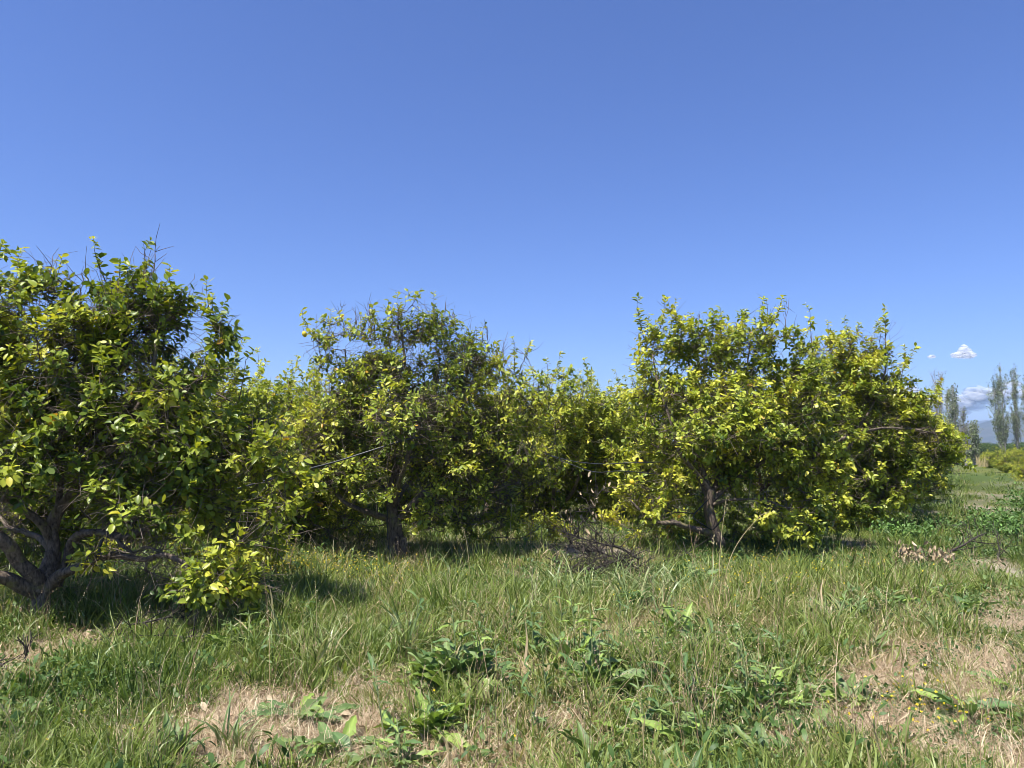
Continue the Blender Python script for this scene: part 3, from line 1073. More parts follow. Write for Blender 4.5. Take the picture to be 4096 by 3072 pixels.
# -- right tree
RB = np.append(ground_pt(720, 553), 0.0)
RB[2] = float(gh(RB[0], RB[1])) - .03
YR = RB[1]
limbsR = [
    (smooth_path([RB, at(720, 543, YR), at(714, 531, YR), at(711, 518, YR), at(709, 505, YR), at(710, 490, YR)], .05, .002), .105, .08),
    limb_px([(717, 540, YR), (711, 533, YR), (690, 528, YR - .1), (675, 523, YR - .2), (658, 522, YR - .3), (645, 515, YR - .3), (630, 500, YR - .3)], .07, .014),
    limb_px([(710, 495, YR), (706, 480, YR), (699, 460, YR), (696, 440, YR), (693, 415, YR), (690, 390, YR), (688, 350, YR)], .055, .012),
    limb_px([(709, 490, YR), (692, 468, YR - .2), (680, 452, YR - .3), (674, 432, YR - .3), (668, 412, YR - .3), (660, 390, YR - .2), (652, 355, YR)], .05, .011),
    limb_px([(711, 495, YR), (722, 470, YR + .2), (735, 430, YR + .3), (744, 395, YR + .3), (750, 345, YR + .3)], .055, .012),
    limb_px([(712, 500, YR), (735, 480, YR + .1), (765, 460, YR + .1), (795, 430, YR), (805, 380, YR)], .05, .012),
    limb_px([(711, 505, YR), (730, 500, YR - .3), (760, 500, YR - .6), (790, 508, YR - .8)], .03, .008),
    limb_px([(709, 500, YR), (700, 480, YR + .6), (690, 440, YR + 1.1), (685, 400, YR + 1.2)], .045, .012),
]
lobR = lobes_px([(655, 350, 20), (685, 348, 26), (722, 346, 28), (760, 346, 28), (798, 352, 26), (655, 392, 28), (700, 395, 38), (748, 395, 40), (795, 400, 36),
                 (665, 440, 30), (715, 445, 36), (765, 450, 40), (800, 460, 36), (640, 480, 20), (680, 485, 24), (735, 485, 26), (785, 495, 28),
                 (785, 522, 14, -.9, 1.8), (765, 515, 12, -.9, 1.4), (805, 525, 12, -.9, 1.4), (650, 513, 11, -.4, 1.4), (665, 500, 16, -.3), (750, 420, 34, -1.0),
                 (690, 515, 8, -.3), (700, 430, 30, -.9, .8), (700, 512, 18, .9), (760, 522, 18, .4), (735, 518, 16, 1.0), (815, 522, 18, .3), (660, 518, 16, .9), (640, 505, 18, .7), (790, 535, 11, 0), (822, 440, 30, .2), (815, 400, 26), (822, 485, 28, .2), (770, 530, 16, .2), (690, 525, 14, 1.2), (640, 528, 14, .9), (670, 532, 14, .9), (745, 536, 13, .7), (775, 540, 12, .3), (610, 520, 14, 1.2)], YR)
spR = [(at(637, 304, YR), .5), (at(665, 306, YR), .35), (at(692, 320, YR), .25), (at(720, 322, YR), .25), (at(762, 306, YR), .4), (at(781, 304, YR + .2), .4),
       (at(810, 312, YR), .35), (at(648, 322, YR), .3), (at(742, 318, YR), .3)]
rgR = np.random.default_rng(33)
dR = citrus(rgR, RB, limbsR, lobR, n_tw=820, shoots=4, leaves_per=8, leaf=.080, yellow=.545, n_bare=1500, sprouts=spR, bare_tips=[at(*q, YR) for q in [(787, 301), (770, 312), (700, 314), (676, 318)]], blossoms=110, depth=1.35, stem_r=.004)
tR = build_tree("lemon_tree", dR, limbsR, "yellowish lemon tree right of the brush pile, leaning trunk with one low side limb", group="lemon trees of the grove", rg=rgR)

# -- tree joined to its right
SB = np.append(ground_pt(806, 532), 0.0)
SB[2] = float(gh(SB[0], SB[1])) - .03
YS = SB[1]
limbsS = [
    (smooth_path([SB, at(806, 518, YS), at(803, 500, YS), at(802, 485, YS)], .05, .002), .10, .08),
    limb_px([(802, 490, YS), (806, 470, YS - .1), (815, 455, YS - .3), (840, 440, YS - .5), (870, 430, YS - .6), (900, 428, YS - .6), (930, 432, YS - .5)], .06, .01),
    limb_px([(803, 495, YS), (815, 470, YS), (830, 430, YS), (845, 390, YS), (850, 350, YS)], .055, .012),
    limb_px([(803, 492, YS), (830, 460, YS + .3), (870, 445, YS + .4), (910, 450, YS + .4), (940, 460, YS + .4)], .05, .01),
    limb_px([(802, 495, YS), (840, 490, YS), (880, 485, YS), (915, 490, YS + .1)], .04, .01),
    limb_px([(850, 436, YS - .5), (870, 410, YS - .3), (885, 370, YS - .1), (885, 335, YS)], .03, .009),
]
lobS = lobes_px([(838, 358, 24), (868, 350, 20), (862, 388, 32), (898, 395, 22), (922, 415, 20), (835, 420, 34), (880, 425, 30), (930, 440, 20), (945, 462, 14),
                 (845, 465, 34), (890, 465, 32), (925, 475, 20), (820, 500, 30), (865, 500, 26), (900, 500, 22), (790, 515, 20), (935, 495, 14, .5),
                 (850, 515, 16), (880, 498, 16), (840, 528, 12, -.3), (815, 380, 26), (950, 440, 9, -.2), (838, 522, 14)], YS)
spS = [(at(885, 312, YS), .5), (at(845, 325, YS), .3), (at(905, 352, YS), .45), (at(913, 352, YS - .2), .4), (at(858, 330, YS), .3), (at(939, 385, YS), .4), (at(828, 328, YS), .3)]
rgS = np.random.default_rng(44)
dS = citrus(rgS, SB, limbsS, lobS, n_tw=780, shoots=4, leaves_per=8, leaf=.085, yellow=.555, n_bare=1500, sprouts=spS, blossoms=80, depth=1.3, stem_r=.004)
tS = build_tree("lemon_tree", dS, limbsS, "yellow green lemon tree bulging out over the left edge of the grassy lane", group="lemon trees of the grove", rg=rgS)

# -- trees of the second row, each with its own shape
def generic(rg, base, h=3.0, rad=1.75, n_tw=300, leaf=.074, yellow=.42, leaves_per=6, low=.75, name="lemon_tree", label="", group="lemon trees of the grove",
            vfork=False, n_bare=200, shoots=4):
    base = np.array([base[0], base[1], float(gh(base[0], base[1])) - .03])
    limbs = []
    f = base + np.array([rg.normal() * .05, rg.normal() * .05, .15 if vfork else .5])
    limbs.append((smooth_path([base, base + (f - base) * .5, f], .05, .002), .10, .085))
    k = 6
    a0 = rg.random() * 6
    for q in range(k):
        a = a0 + q / k * 6.28 + rg.normal() * .2
        rr = rad * rg.uniform(.45, .7)
        e = f + np.array([math.cos(a) * rr, math.sin(a) * rr, (h - f[2]) * rg.uniform(.5, .85)])
        m = f + (e - f) * .45 + np.array([math.cos(a) * .25, math.sin(a) * .25, -.1])
        m0 = f + np.array([math.cos(a) * .12, math.sin(a) * .12, .12])
        limbs.append((smooth_path([f - np.array([0, 0, .06]), m0, m, e], .07, .008), .06, .012))
    lobes = []
    for q in range(22):
        a = q * 2.4 + rg.normal() * .3
        el = rg.uniform(-1.1, 1.1)
        rr = rad * .66
        zc = (h + low) * .5
        c = base + np.array([math.cos(a) * rr * math.cos(el * .8), math.sin(a) * rr * math.cos(el * .8), zc + math.sin(el) * (h - low) * .34])
        lobes.append((c, rad * rg.uniform(.28, .40)))
    lobes.append((base + np.array([0, 0, low + (h - low) * .55]), rad * .5))
    sp = []
    for q in range(7):
        a = rg.random() * 6.28
        rr = rad * rg.uniform(.1, .75)
        sp.append((base + np.array([math.cos(a) * rr, math.sin(a) * rr, h - (rr / rad) ** 2 * .6 + rg.uniform(.1, .35)]), .35))
    d = citrus(rg, base, limbs, lobes, n_tw=n_tw, shoots=shoots, leaves_per=leaves_per, leaf=leaf, yellow=yellow, n_bare=n_bare, sprouts=sp, blossoms=40,
               depth=1.0, stem_r=.004)
    return build_tree(name, d, limbs, label, group=group, rg=rg)


def gpt(px, Y):
    return ((px - 512) / F * Y, Y)


G = "lemon trees of the grove"
tA = generic(np.random.default_rng(51), gpt(552, 15.0), 3.05, 2.2, 660, .084, .55, 7, low=.1, vfork=True, n_bare=600,
             label="pale yellowish lemon tree with a low V-shaped fork behind the brush pile")
tB = generic(np.random.default_rng(52), gpt(283, 12.0), 2.72, 1.75, 620, .080, .52, 7, low=-.05, n_bare=600, label="smaller lemon tree showing behind the right side of the largest tree")
tD = generic(np.random.default_rng(53), gpt(640, 18.2), 3.25, 2.2, 660, .084, .53, 7, low=0.0, n_bare=600, label="lemon tree filling the gap behind the left edge of the yellowish leaning tree")
# the rest of the grove: copies of these, turned and scaled
rest = [
    (303, 15.6, tA, .95, "lemon tree closing the gap between the largest and the middle tree"),
    (486, 15.2, tB, 1.0, "lemon tree right behind the right flank of the middle tree"),
    (612, 15.6, tD, .9, "lemon tree right behind the left flank of the leaning tree"),
    (215, 12.2, tD, .9, "lemon tree behind the low leafy limb of the largest tree"),
    (330, 17.2, tA, 1.0, "lemon tree in the third row seen in the gap left of the middle tree"),
    (119, 11.8, tB, 1.05, "lemon tree standing directly behind the largest tree at left"),
    (458, 19.5, tD, .95, "lemon tree showing behind the right half of the middle tree"),
    (548, 23.0, tB, 1.05, "farther lemon tree behind the V-forked tree"),
    (603, 22.0, tA, 1.0, "far lemon tree between the V-forked tree and the leaning tree"),
    (703, 22.4, tD, 1.0, "lemon tree hidden deep behind the leaning tree"),
    (203, 18.0, tD, 1.0, "deep row lemon tree behind the right side of the largest tree"),
    (20, 14.5, tA, 1.0, "lemon tree behind the trunk of the largest tree"),
    (395, 24.5, tA, 1.05, "deep row lemon tree behind the middle tree"),
    (290, 23.0, tB, 1.1, "deep row lemon tree in the low gap left of the middle tree"),
    (760, 18.5, tB, 1.0, "lemon tree in the inner row behind the leaning tree's crown"),
    (-60, 9.6, tB, 1.05, "lemon tree behind the cut-off left side of the largest tree"),
    (505, 29.0, tD, 1.0, "small looking lemon tree at the back of the grove"),
    (650, 28.0, tB, 1.0, "lemon tree at the back seen past the leaning tree"),
]
for px, Y, src, sc, lab in rest:
    c = copy_tree(src)
    x, y = gpt(px, Y)
    c.location = (x, y, float(gh(x, y)) - .03)
    c.rotation_euler = (0, 0, rng.uniform(0, 6.28))
    c.scale = (sc, sc, sc * rng.uniform(.95, 1.03))
    c['label'] = lab
ordn = ["first", "second", "third", "fourth", "fifth", "sixth", "seventh", "eighth", "ninth", "tenth", "eleventh"]
UX, UY = .530, .848
for k, s in enumerate([18.6, 22.8, 27, 31.5, 36, 41, 46, 52]):
    src = [tD, tA, tB][k % 3]
    c = copy_tree(src)
    p = -2.75 + rng.normal() * .1
    x, y = .848 * p + UX * s, -.53 * p + UY * s
    c.location = (x, y, float(gh(x, y)) - .03)
    c.rotation_euler = (0, 0, rng.uniform(0, 6.28))
    c.scale = (1.05, 1.05, 1.0)
    c['label'] = "lemon tree lining the lane, %s beyond the one that bulges over its left edge" % ordn[k]
# grove on the other side of the lane
for k, (px, Y, src, sc, lab) in enumerate([
    (1038, 31, tA, .55, "yellowish lemon bush at the right edge, nearest beyond the lane"),
    (1011, 42, tB, .62, "yellow green lemon bush beyond the lane in front of the two tall poplars"),
    (998, 52, tD, .62, "round lemon bush beyond the lane, left of the two tall poplars"),
    (976, 92, tA, .55, "small far lemon bush at the end of the lane"),
    (1026, 56, tA, .7, "lemon bush behind the nearest one across the lane"),
    (985, 66, tB, .6, "far lemon bush between the end of the lane and the round one")]):
    c = copy_tree(src)
    x, y = gpt(px, Y)
    c.location = (x, y, float(gh(x, y)) - .25)
    c.rotation_euler = (0, 0, rng.uniform(0, 6.28))
    c.scale = (sc, sc, sc * .82)
    c['label'] = lab
    c['group'] = "lemon bushes across the lane"


# ------------------------------------------------------------------ dark trees at the end of the lane
def bushy(rg, h, rad, n, leafsz, pal_t):
    root_parts = []
    tb = Tubes()
    tb.tube(np.array([[0, 0, 0], [.05, 0, h * .25], [0, .05, h * .6]]), [rad * .08, rad * .07, rad * .03], 6)
    for q in range(8):
        a = q * .8
        tb.tube(np.array([[0, 0, h * .2], [math.cos(a) * rad * .3, math.sin(a) * rad * .3, h * .45], [math.cos(a) * rad * .6, math.sin(a) * rad * .6, h * .7]]),
                [rad * .04, rad * .03, rad * .01], 5)
    root_parts.append(tb.mesh("trunk", M_BARK))
    cs = [np.array([math.cos(a) * rad * .5, math.sin(a) * rad * .5, h * z]) for a, z in zip(rg.random(14) * 6.28, rg.uniform(.3, .8, 14))]
    cs = np.array(cs)
    i = rg.integers(0, 14, n)
    P = cs[i] + unit(rg.normal(size=(n, 3))) * (rg.random(n) ** .4 * rad * .5)[:, None] * np.array([1, 1, .8])
    P[:, 2] = np.maximum(P[:, 2], .1)
    M = orient(rg.normal(size=(n, 3)), rg.normal(size=(n, 3)) + np.array([0, 0, .6]))
    V, Fa = place(LV, LF, P, M, leafsz * rg.uniform(.6, 1.3, n))
    me = mesh_uniform("crown", V, Fa, M_LEAF)
    set_color(me, np.repeat(palette(pal_t + rg.normal(size=n) * .07), len(LV), 0))
    root_parts.append(me)
    return root_parts


bp = bushy(np.random.default_rng(61), 4.0, 3.2, 8000, .22, .20)
for k, (px, Y, sc, lab) in enumerate([(957, 150, .8, "dark green tree behind the bare topped poplars at the end of the lane"),
                                      (965, 160, .8, "dark green tree between the bare topped poplars and the small one"),
                                      (981, 230, 1.15, "dark green tree just right of the small poplar"),
                                      (990, 250, 1.1, "dark green tree left of the tall poplar pair"),
                                      (1000, 220, 1.0, "dark green tree at the foot of the tall poplar pair"),
                                      (1014, 240, 1.2, "dark green tree behind the tall poplar pair")]):
    x, y = gpt(px, Y)
    r = empty("dark_tree", (x, y, float(gh(x, y)) - .1), lab, "tree", "dark trees along the horizon")
    r.rotation_euler = (0, 0, k * 1.3)
    r.scale = (sc, sc, sc * .95)
    link("trunk", bp[0], r)
    link("crown", bp[1], r, kind='stuff')


# poplars
def poplar(rg, h, wid, stems, nleaf, sparse_top=0.0):
    tb = Tubes()
    nodes = []
    for s in range(stems):
        a = rg.random() * 6.28
        off = np.array([math.cos(a), math.sin(a), 0]) * (.0 if s == 0 else wid * .35)
        hh = h * (1 if s == 0 else rg.uniform(.75, .97))
        P = np.array([off * .15, off * .6 + [0, 0, hh * .25], off * 1.0 + [0, 0, hh * .6], off * 1.1 + [0, 0, hh]])
        P = smooth_path(P, .4, .02)
        tb.tube(P, np.linspace(.11, .012, len(P)), 6)
        for q in range(34):
            t = rg.uniform(.08, .95)
            b = P[int(t * (len(P) - 1))]
            a = rg.random() * 6.28
            L_ = h * .24 * (1.1 - t) + h * .05
            sp = wid * .55 * (1 - .55 * abs(t - .35) / .65)
            e = b + np.array([math.cos(a) * sp * rg.uniform(.4, 1), math.sin(a) * sp * rg.uniform(.4, 1), L_])
            m = b + (e - b) * np.array([.65, .65, .4])
            u = np.linspace(0, 1, 7)[:, None]
            Q = (1 - u) ** 2 * b + 2 * u * (1 - u) * m + u * u * e
            tb.tube(Q, np.linspace(.026, .007, 7), 4, cap=False)
            nodes.append(Q[1:])
    nodes = np.concatenate(nodes)
    # fine side twigs
    j = rg.integers(0, len(nodes), 700)
    A = nodes[j]
    B = A + unit(rg.normal(size=A.shape) * .5 + np.array([0, 0, 1.2])) * rg.uniform(.25, .7, len(A))[:, None]
    tb.prisms(A, B, .007, .004)
    n = nleaf
    j = rg.integers(0, len(B), n)
    u = rg.random(n)[:, None]
    P = A[j] * (1 - u) + B[j] * u + rg.normal(size=(n, 3)) * .07
    if sparse_top:
        keep = rg.random(n) > sparse_top * np.clip(P[:, 2] / h, 0, 1)
        P = P[keep]
        n = len(P)
    M = orient(rg.normal(size=(n, 3)), rg.normal(size=(n, 3)))
    V, Fa = place(LV[[0, 1, 7, 3]] * np.array([1.7, 1, 1]), np.array([[0, 1, 2, 3]]), P, M, rg.uniform(.08, .15, n))
    me = mesh_uniform("crown", V, Fa, M_POPLAR)
    c0 = np.array([.20, .24, .13])
    C = c0 * rg.uniform(.55, 1.6, n)[:, None]
    set_color(me, np.repeat(C, 4, 0))
    return tb.mesh("trunk", M_POPBARK), me


pops = [
    (937, 66, 8.6, 1.1, 2, 1000, .8, "tall poplar with a nearly bare top, leftmost above the lemon trees"),
    (955, 68, 7.4, 1.2, 2, 2300, .15, "leafier poplar just right of the bare topped one"),
    (948, 76, 7.6, .8, 1, 1700, .3, "thin poplar between the bare topped and the leafier one"),
    (972.5, 62, 3.6, 1.0, 2, 2600, 0, "small young poplar standing alone at the end of the lane"),
    (963.5, 60, 4.6, .7, 1, 500, .4, "slender pale stemmed poplar left of the small young one"),
    (1003, 84, 11.2, 2.0, 3, 5400, .08, "broad tall poplar, left one of the pair at the right edge"),
    (1015.5, 86, 11.0, 1.1, 2, 2900, .08, "narrow tall poplar, right one of the pair at the right edge"),
    (1031, 84, 10.6, 2.0, 3, 5000, .08, "poplar cut off by the right edge of the view"),
]
for k, (px, Y, h, w, st, nl, sp, lab) in enumerate(pops):
    a, b = poplar(np.random.default_rng(70 + k), h, w, st, nl, sp)
    x, y = gpt(px, Y)
    r = empty("poplar_tree", (x, y, float(gh(x, y)) - .15), lab, "tree", "poplars beyond the grove")
    link("trunk", a, r)
    link("crown", b, r, kind='stuff')


# ------------------------------------------------------------------ fruit, hoses
def lemon(px, py, Y, lab, s=1.0):
    p = at(px, py, Y)
    r = .034 * s
    V, Fa = IV.copy(), IF
    V[:, 2] *= 1.25 + .18 * np.abs(V[:, 2]) ** 6
    me = mesh_uniform("lemon", V * r, Fa, M_LEMON, True)
    o = link("lemon", me, None, lab, "lemon", "lemons hanging in the trees")
    o.location = p
    o.rotation_euler = (random.uniform(-.5, .5), random.uniform(-.5, .5), 0)
    tb = Tubes()
    tb.tube(np.array([[0, 0, r * 1.3], [.004, 0, r * 2], [.0, .01, r * 3.4]]), [.003, .003, .003], 5)
    link("stalk", tb.mesh("stalk", M_GREENTWIG), o)


lemon(304.5, 334, YC - .1, "single small lemon hanging at the top left of the middle tree")
lemon(641, 462, YR - .5, "lemon hanging in shade left of the leaning trunk", .95)
lemon(632, 482, YR - .45, "lemon in the lower left leaves of the yellowish leaning tree", 1.0)


def hose(pts, r, lab, sides=8):
    P = smooth_path([at(*p) for p in pts], .12)
    c = P[0].copy()
    tb = Tubes()
    tb.tube(P - c, np.full(len(P), r), sides)
    o = link("irrigation_hose", tb.mesh("irrigation_hose", M_HOSE), None, lab, "hose", "black irrigation hoses hung in the trees")
    o.location = c
    return o


hose([(236, 489, 8.6), (268, 480, 8.9), (300, 471, 9.1), (335, 462, 9.25), (370, 451, 9.35), (403, 440.5, 9.35), (420, 437, 9.6)], .011,
     "black irrigation hose rising to the right across the left half of the middle tree")
hose([(420, 437, 9.6), (450, 437, 10.0), (485, 437, 10.6), (520, 443, 11.6), (549, 455, 12.0)], .007, "black hose running level from the middle tree toward the V-forked tree")
hose([(549, 455, 12.0), (572, 461, 11.4), (600, 464, 10.6), (626, 463, 9.9), (660, 462, 10.2)], .0065, "upper of two black hoses crossing between the V-forked tree and the leaning tree")
hose([(551, 456, 12.0), (570, 464, 11.4), (595, 472, 10.6), (622, 471, 9.9), (655, 474, 10.2)], .0065, "lower sagging black hose between the V-forked tree and the leaning tree")
hose([(712, 530, YR - .15), (702, 524, YR - .25), (693, 517, YR - .3), (699, 509, YR - .2), (708, 500, YR - .1)], .009, "black hose bent out left of the leaning trunk")
hose([(713, 530, YR - .15), (720, 522, YR - .2), (726, 512, YR - .2)], .009, "short piece of black hose rising right of the leaning trunk")
hose([(389, 556, YC - .16), (388, 540, YC - .16), (387, 520, YC - .15), (388, 505, YC - .12)], .008, "thin black hose tied upright along the middle trunk")
hose([(103, 536, YL - .12), (99, 552, YL - .12), (98, 563, YL - .14), (94, 572, YL - .16)], .012, "short black hose end hanging under the low limb of the largest tree")

# ------------------------------------------------------------------ dead wood
def dead_branch(name, pts, r0, lab, nside=26, sl=.45, rg=None, group=None, leaves=0, mat=None, cat="branch"):
    rg = rg or rng
    P = smooth_path(pts, .05, .008)
    c = P[0].copy()
    P = P - c
    tb = Tubes()
    tb.tube(P, np.linspace(r0, r0 * .25, len(P)), 7, lump=.1)
    ends = []
    for q in range(nside):
        i = rg.integers(1, len(P) - 1)
        a = P[i]
        t = unit(P[min(i + 1, len(P) - 1)] - P[i - 1])
        d = unit(t * .7 + rg.normal(size=3) * .7 + np.array([0, 0, .25]))
        L_ = sl * rg.uniform(.3, 1)
        b = a + d * L_ * .5
        e = b + unit(d + rg.normal(size=3) * .45) * L_ * .5
        f = b + unit(d + rg.normal(size=3) * .6) * L_ * .4
        tb.tube(np.array([a, b, e]), [.006, .004, .0018], 4, cap=False)
        tb.tube(np.array([b, (b + f) / 2 + rg.normal(size=3) * .02, f]), [.004, .003, .0015], 4, cap=False)
        ends += [e, f]
    if not leaves:
        o = link(name, tb.mesh(name, mat or M_DEAD), None, lab, cat, group)
        o.location = c
    else:
        o = empty(name, c, lab, cat, group)
        link("wood", tb.mesh("wood", mat or M_DEAD), o)
        ends = np.array(ends)
        p = ends[rg.integers(0, len(ends), leaves)] + rg.normal(size=(leaves, 3)) * .05
        M = orient(rg.normal(size=(leaves, 3)) * .5 + np.array([0, 0, -1]), rg.normal(size=(leaves, 3)))
        V, Fa = place(LV * np.array([.8, 1, 1.6]), LF, p, M, rg.uniform(.05, .095, leaves))
        link("dry_leaves", mesh_uniform("dry_leaves", V, Fa, M_DRYLEAF), o, kind='stuff')
    return o


def gp(px, py, z=.05):
    x, y = ground_pt(px, py)
    return np.array([x, y, float(gh(x, y)) + z])


def gat(px, py, Y):
    """a point above the ground"""
    p = at(px, py, Y)
    p[2] = max(p[2], float(gh(p[0], p[1])) + .02)
    return p


rgD = np.random.default_rng(88)
BG = "dead branches of the brush pile"
YB = 9.6
dead_branch("dead_branch", [gat(640, 560, YB), gat(620, 548, YB), gat(590, 541, YB - .1), gat(560, 530, YB - .2)], .017, "long dead branch on top of the brush pile, rising to the left", 40, .5, rgD, BG)
dead_branch("dead_branch", [gat(650, 575, YB + .2), gat(618, 566, YB), gat(590, 556, YB), gat(572, 545, YB), gat(565, 532, YB)], .015, "curved dead branch bending upward at the left end of the brush pile", 40, .45, rgD, BG)
dead_branch("dead_branch", [gat(628, 585, YB - .3), gat(600, 578, YB - .4), gat(570, 572, YB - .4), gat(556, 560, YB - .3)], .014, "low dead branch lying at the front foot of the brush pile", 40, .35, rgD, BG)
dead_branch("dead_branch", [gat(610, 575, YB), gat(600, 560, YB), gat(597, 545, YB + .1), gat(594, 528, YB + .1)], .011, "dead branch standing nearly upright in the middle of the brush pile", 30, .4, rgD, BG)
dead_branch("dead_branch", [gat(600, 580, YB + .5), gat(640, 570, YB + .3), gat(670, 560, YB + .4), gat(700, 546, YB + .5)], .014, "dark dead branch reaching from the brush pile toward the leaning trunk", 36, .4, rgD, BG)
dead_branch("dead_branch", [gat(566, 552, YB + .9), gat(580, 525, YB + .9), gat(592, 505, YB + .9), gat(600, 492, YB + .9)], .010,
            "withered branch with hanging dry leaves behind the brush pile", 30, .45, rgD, BG, leaves=45)
dead_branch("dead_branch", [gat(560, 572, 9.0), gat(585, 570, 8.9), gat(615, 562, 8.9), gat(636, 556, 8.9)], .016, "thick black dead branch lying along the front of the brush pile", 60, .4, rgD, BG)
dead_branch("dead_branch", [gat(645, 580, 9.0), gat(625, 562, 9.0), gat(604, 553, 9.1), gat(580, 550, 9.2)], .014, "forked dead branch at the right end of the brush pile", 60, .42, rgD, BG)
dead_branch("dead_branch", [gat(575, 580, 8.8), gat(590, 573, 8.8), gat(622, 574, 8.8), gat(650, 572, 8.9)], .013, "lowest dead branch half sunk in the grass at the brush pile", 60, .35, rgD, BG)
YF = ground_pt(940, 562)[1]
dead_branch("fallen_branch", [gat(938, 562, YF), gat(950, 552, YF + .1), gat(970, 541, YF + .3), gat(985, 532, YF + .5)], .020,
            "bare fallen branch slanting up to the right out of the grass by the lane", 24, .5, rgD)
dead_branch("fallen_branch", [gat(893, 567, YF - .2), gat(905, 560, YF - .2), gat(925, 561, YF - .2), gat(950, 563, YF - .3)], .012,
            "cut branch with tan dry leaves lying in the grass beside the lane", 46, .32, rgD, leaves=420)
dead_branch("fallen_branch", [gat(992, 575, YF - .3), gat(998, 563, YF - .2), gat(999, 548, YF - .1), gat(997, 530, YF)], .012,
            "small dark dead twig standing up near the right edge", 12, .4, rgD)
dead_branch("dry_stick", [gat(289, 575, 9.0), gat(291, 560, 9.0), gat(294, 548, 9.0), gat(296, 537, 9.0)], .007, "thin reddish stick standing upright in the grass left of the middle tree", 3, .15, rgD, mat=M_CUTWOOD, cat="stick")
dead_branch("dry_stick", [gat(287, 575, 9.1), gat(279, 560, 9.1), gat(271, 545, 9.1)], .005, "thin stick leaning left beside the upright reddish one", 2, .12, rgD, mat=M_CUTWOOD, cat="stick")
dead_branch("dead_branch", [gat(-8, 660, 5.3), gat(6, 668, 5.2), gat(16, 678, 5.1), gat(22, 690, 5.0)], .012, "dark broken branch entering at the left edge over the dry straw", 14, .25, rgD)
dead_branch("dead_branch", [gat(26, 665, 5.4), gat(27, 648, 5.4), gat(30, 635, 5.4)], .009, "short dark dead twig upright in front of the largest trunk", 8, .2, rgD)
dead_branch("dead_branch", [gat(130, 625, 6.1), gat(165, 618, 6.1), gat(190, 605, 6.2), gat(205, 590, 6.3)], .008, "fine dead twigs lying in the shade under the low limb", 24, .3, rgD)
dead_branch("dead_branch", [gat(95, 640, 6.0), gat(140, 636, 5.9), gat(200, 636, 5.8)], .008, "flat dead stick at the edge of the shade under the largest tree", 26, .25, rgD)


# ------------------------------------------------------------------ grass and weeds
def tuft(name, rg, n, h, w, spread, lean, mat, curve=.5, segs=3, seed_head=False, flat=False, hvar=.45):
    Vs, Fs, Sh = [], [], []
    nv = 0
    for q in range(n):
        a = rg.random() * 6.28
        r = spread * math.sqrt(rg.random())
        b = np.array([math.cos(a) * r, math.sin(a) * r, 0])
        da = a + rg.normal() * .9
        ln = lean * rg.uniform(.3, 1.4)
        hh = h * (1 + rg.uniform(-hvar, hvar))
        dirh = np.array([math.cos(da), math.sin(da), 0])
        ww = w * rg.uniform(.6, 1.3)
        tw = rg.random() * 6.28
        side = np.array([math.cos(tw), math.sin(tw), 0])
        z0 = rg.uniform(0, .03) if flat else -.01
        pts = []
        for s in range(segs + 1):
            t = s / segs
            if flat:
                p = b + dirh * hh * t + np.array([0, 0, z0 + .03 * math.sin(t * 3.1) * rg.random()])
            else:
                th = ln * (t ** 1.0) * (1 + curve * t)
                p = b + dirh * hh * t * math.sin(th) + np.array([0, 0, z0 + hh * t * math.cos(min(th, 1.9))])
            pts.append(p)
        sh = rg.normal() * .17
        for s, p in enumerate(pts):
            t = s / segs
            wd = ww * (1 - t ** 1.7) * (.75 + .5 * min(1, t * 3)) if s < segs else 0
            if s < segs:
                Vs += [p - side * wd / 2, p + side * wd / 2]
                Sh += [sh] * 2
            else:
                Vs.append(p)
                Sh.append(sh + .08)
        for s in range(segs - 1):
            k = nv + s * 2
            Fs += [(k, k + 1, k + 3), (k, k + 3, k + 2)]
        k = nv + (segs - 1) * 2
        Fs.append((k, k + 1, k + 2))
        nv += segs * 2 + 1
        if seed_head:
            for g in range(7):
                t = .72 + .28 * g / 7
                p = pts[-2] * (1 - (t - .66) / .34) + pts[-1] * ((t - .66) / .34) if segs > 1 else pts[-1]
                d2 = unit(rg.normal(size=3) * .6 + np.array([0, 0, .6]))
                sd = unit(np.cross(d2, rg.normal(size=3)))
                L_ = .016
                Vs += [p, p + d2 * L_ * .5 + sd * .003, p + d2 * L_, p + d2 * L_ * .5 - sd * .003]
                Sh += [.1] * 4
                Fs += [(nv, nv + 1, nv + 2), (nv, nv + 2, nv + 3)]
                nv += 4
    me = mesh_uniform(name, np.array(Vs), np.array(Fs), mat)
    set_float(me, Sh, 'shade')
    return bpy.data.objects.new(name, me)


def herb(name, rg, n, h, size, spread, mat, wid=.55):
    """low leafy herb: small leaves on short stems"""
    P = np.stack([rg.normal(size=n) * spread * .5, rg.normal(size=n) * spread * .5, h * rg.random(n) ** .7], -1)
    P[:, 2] *= np.clip(1.1 - np.hypot(P[:, 0], P[:, 1]) / spread * .6, .2, 1)
    M = orient(rg.normal(size=(n, 3)) + np.array([0, 0, .1]), rg.normal(size=(n, 3)) * .5 + np.array([0, 0, 1]))
    T = LV[[0, 1, 3, 4, 6, 7]] * np.array([wid / .27 * .5 * 1.2, 1, 1])
    Fa = np.array([(0, 2, 1), (1, 2, 4), (1, 4, 3), (3, 4, 5)])
    V, Fa = place(T, Fa, P, M, size * rg.uniform(.6, 1.4, n))
    me = mesh_uniform(name, V, Fa, mat)
    set_float(me, np.repeat(rg.normal(size=n) * .13, 6), 'shade')
    return bpy.data.objects.new(name, me)


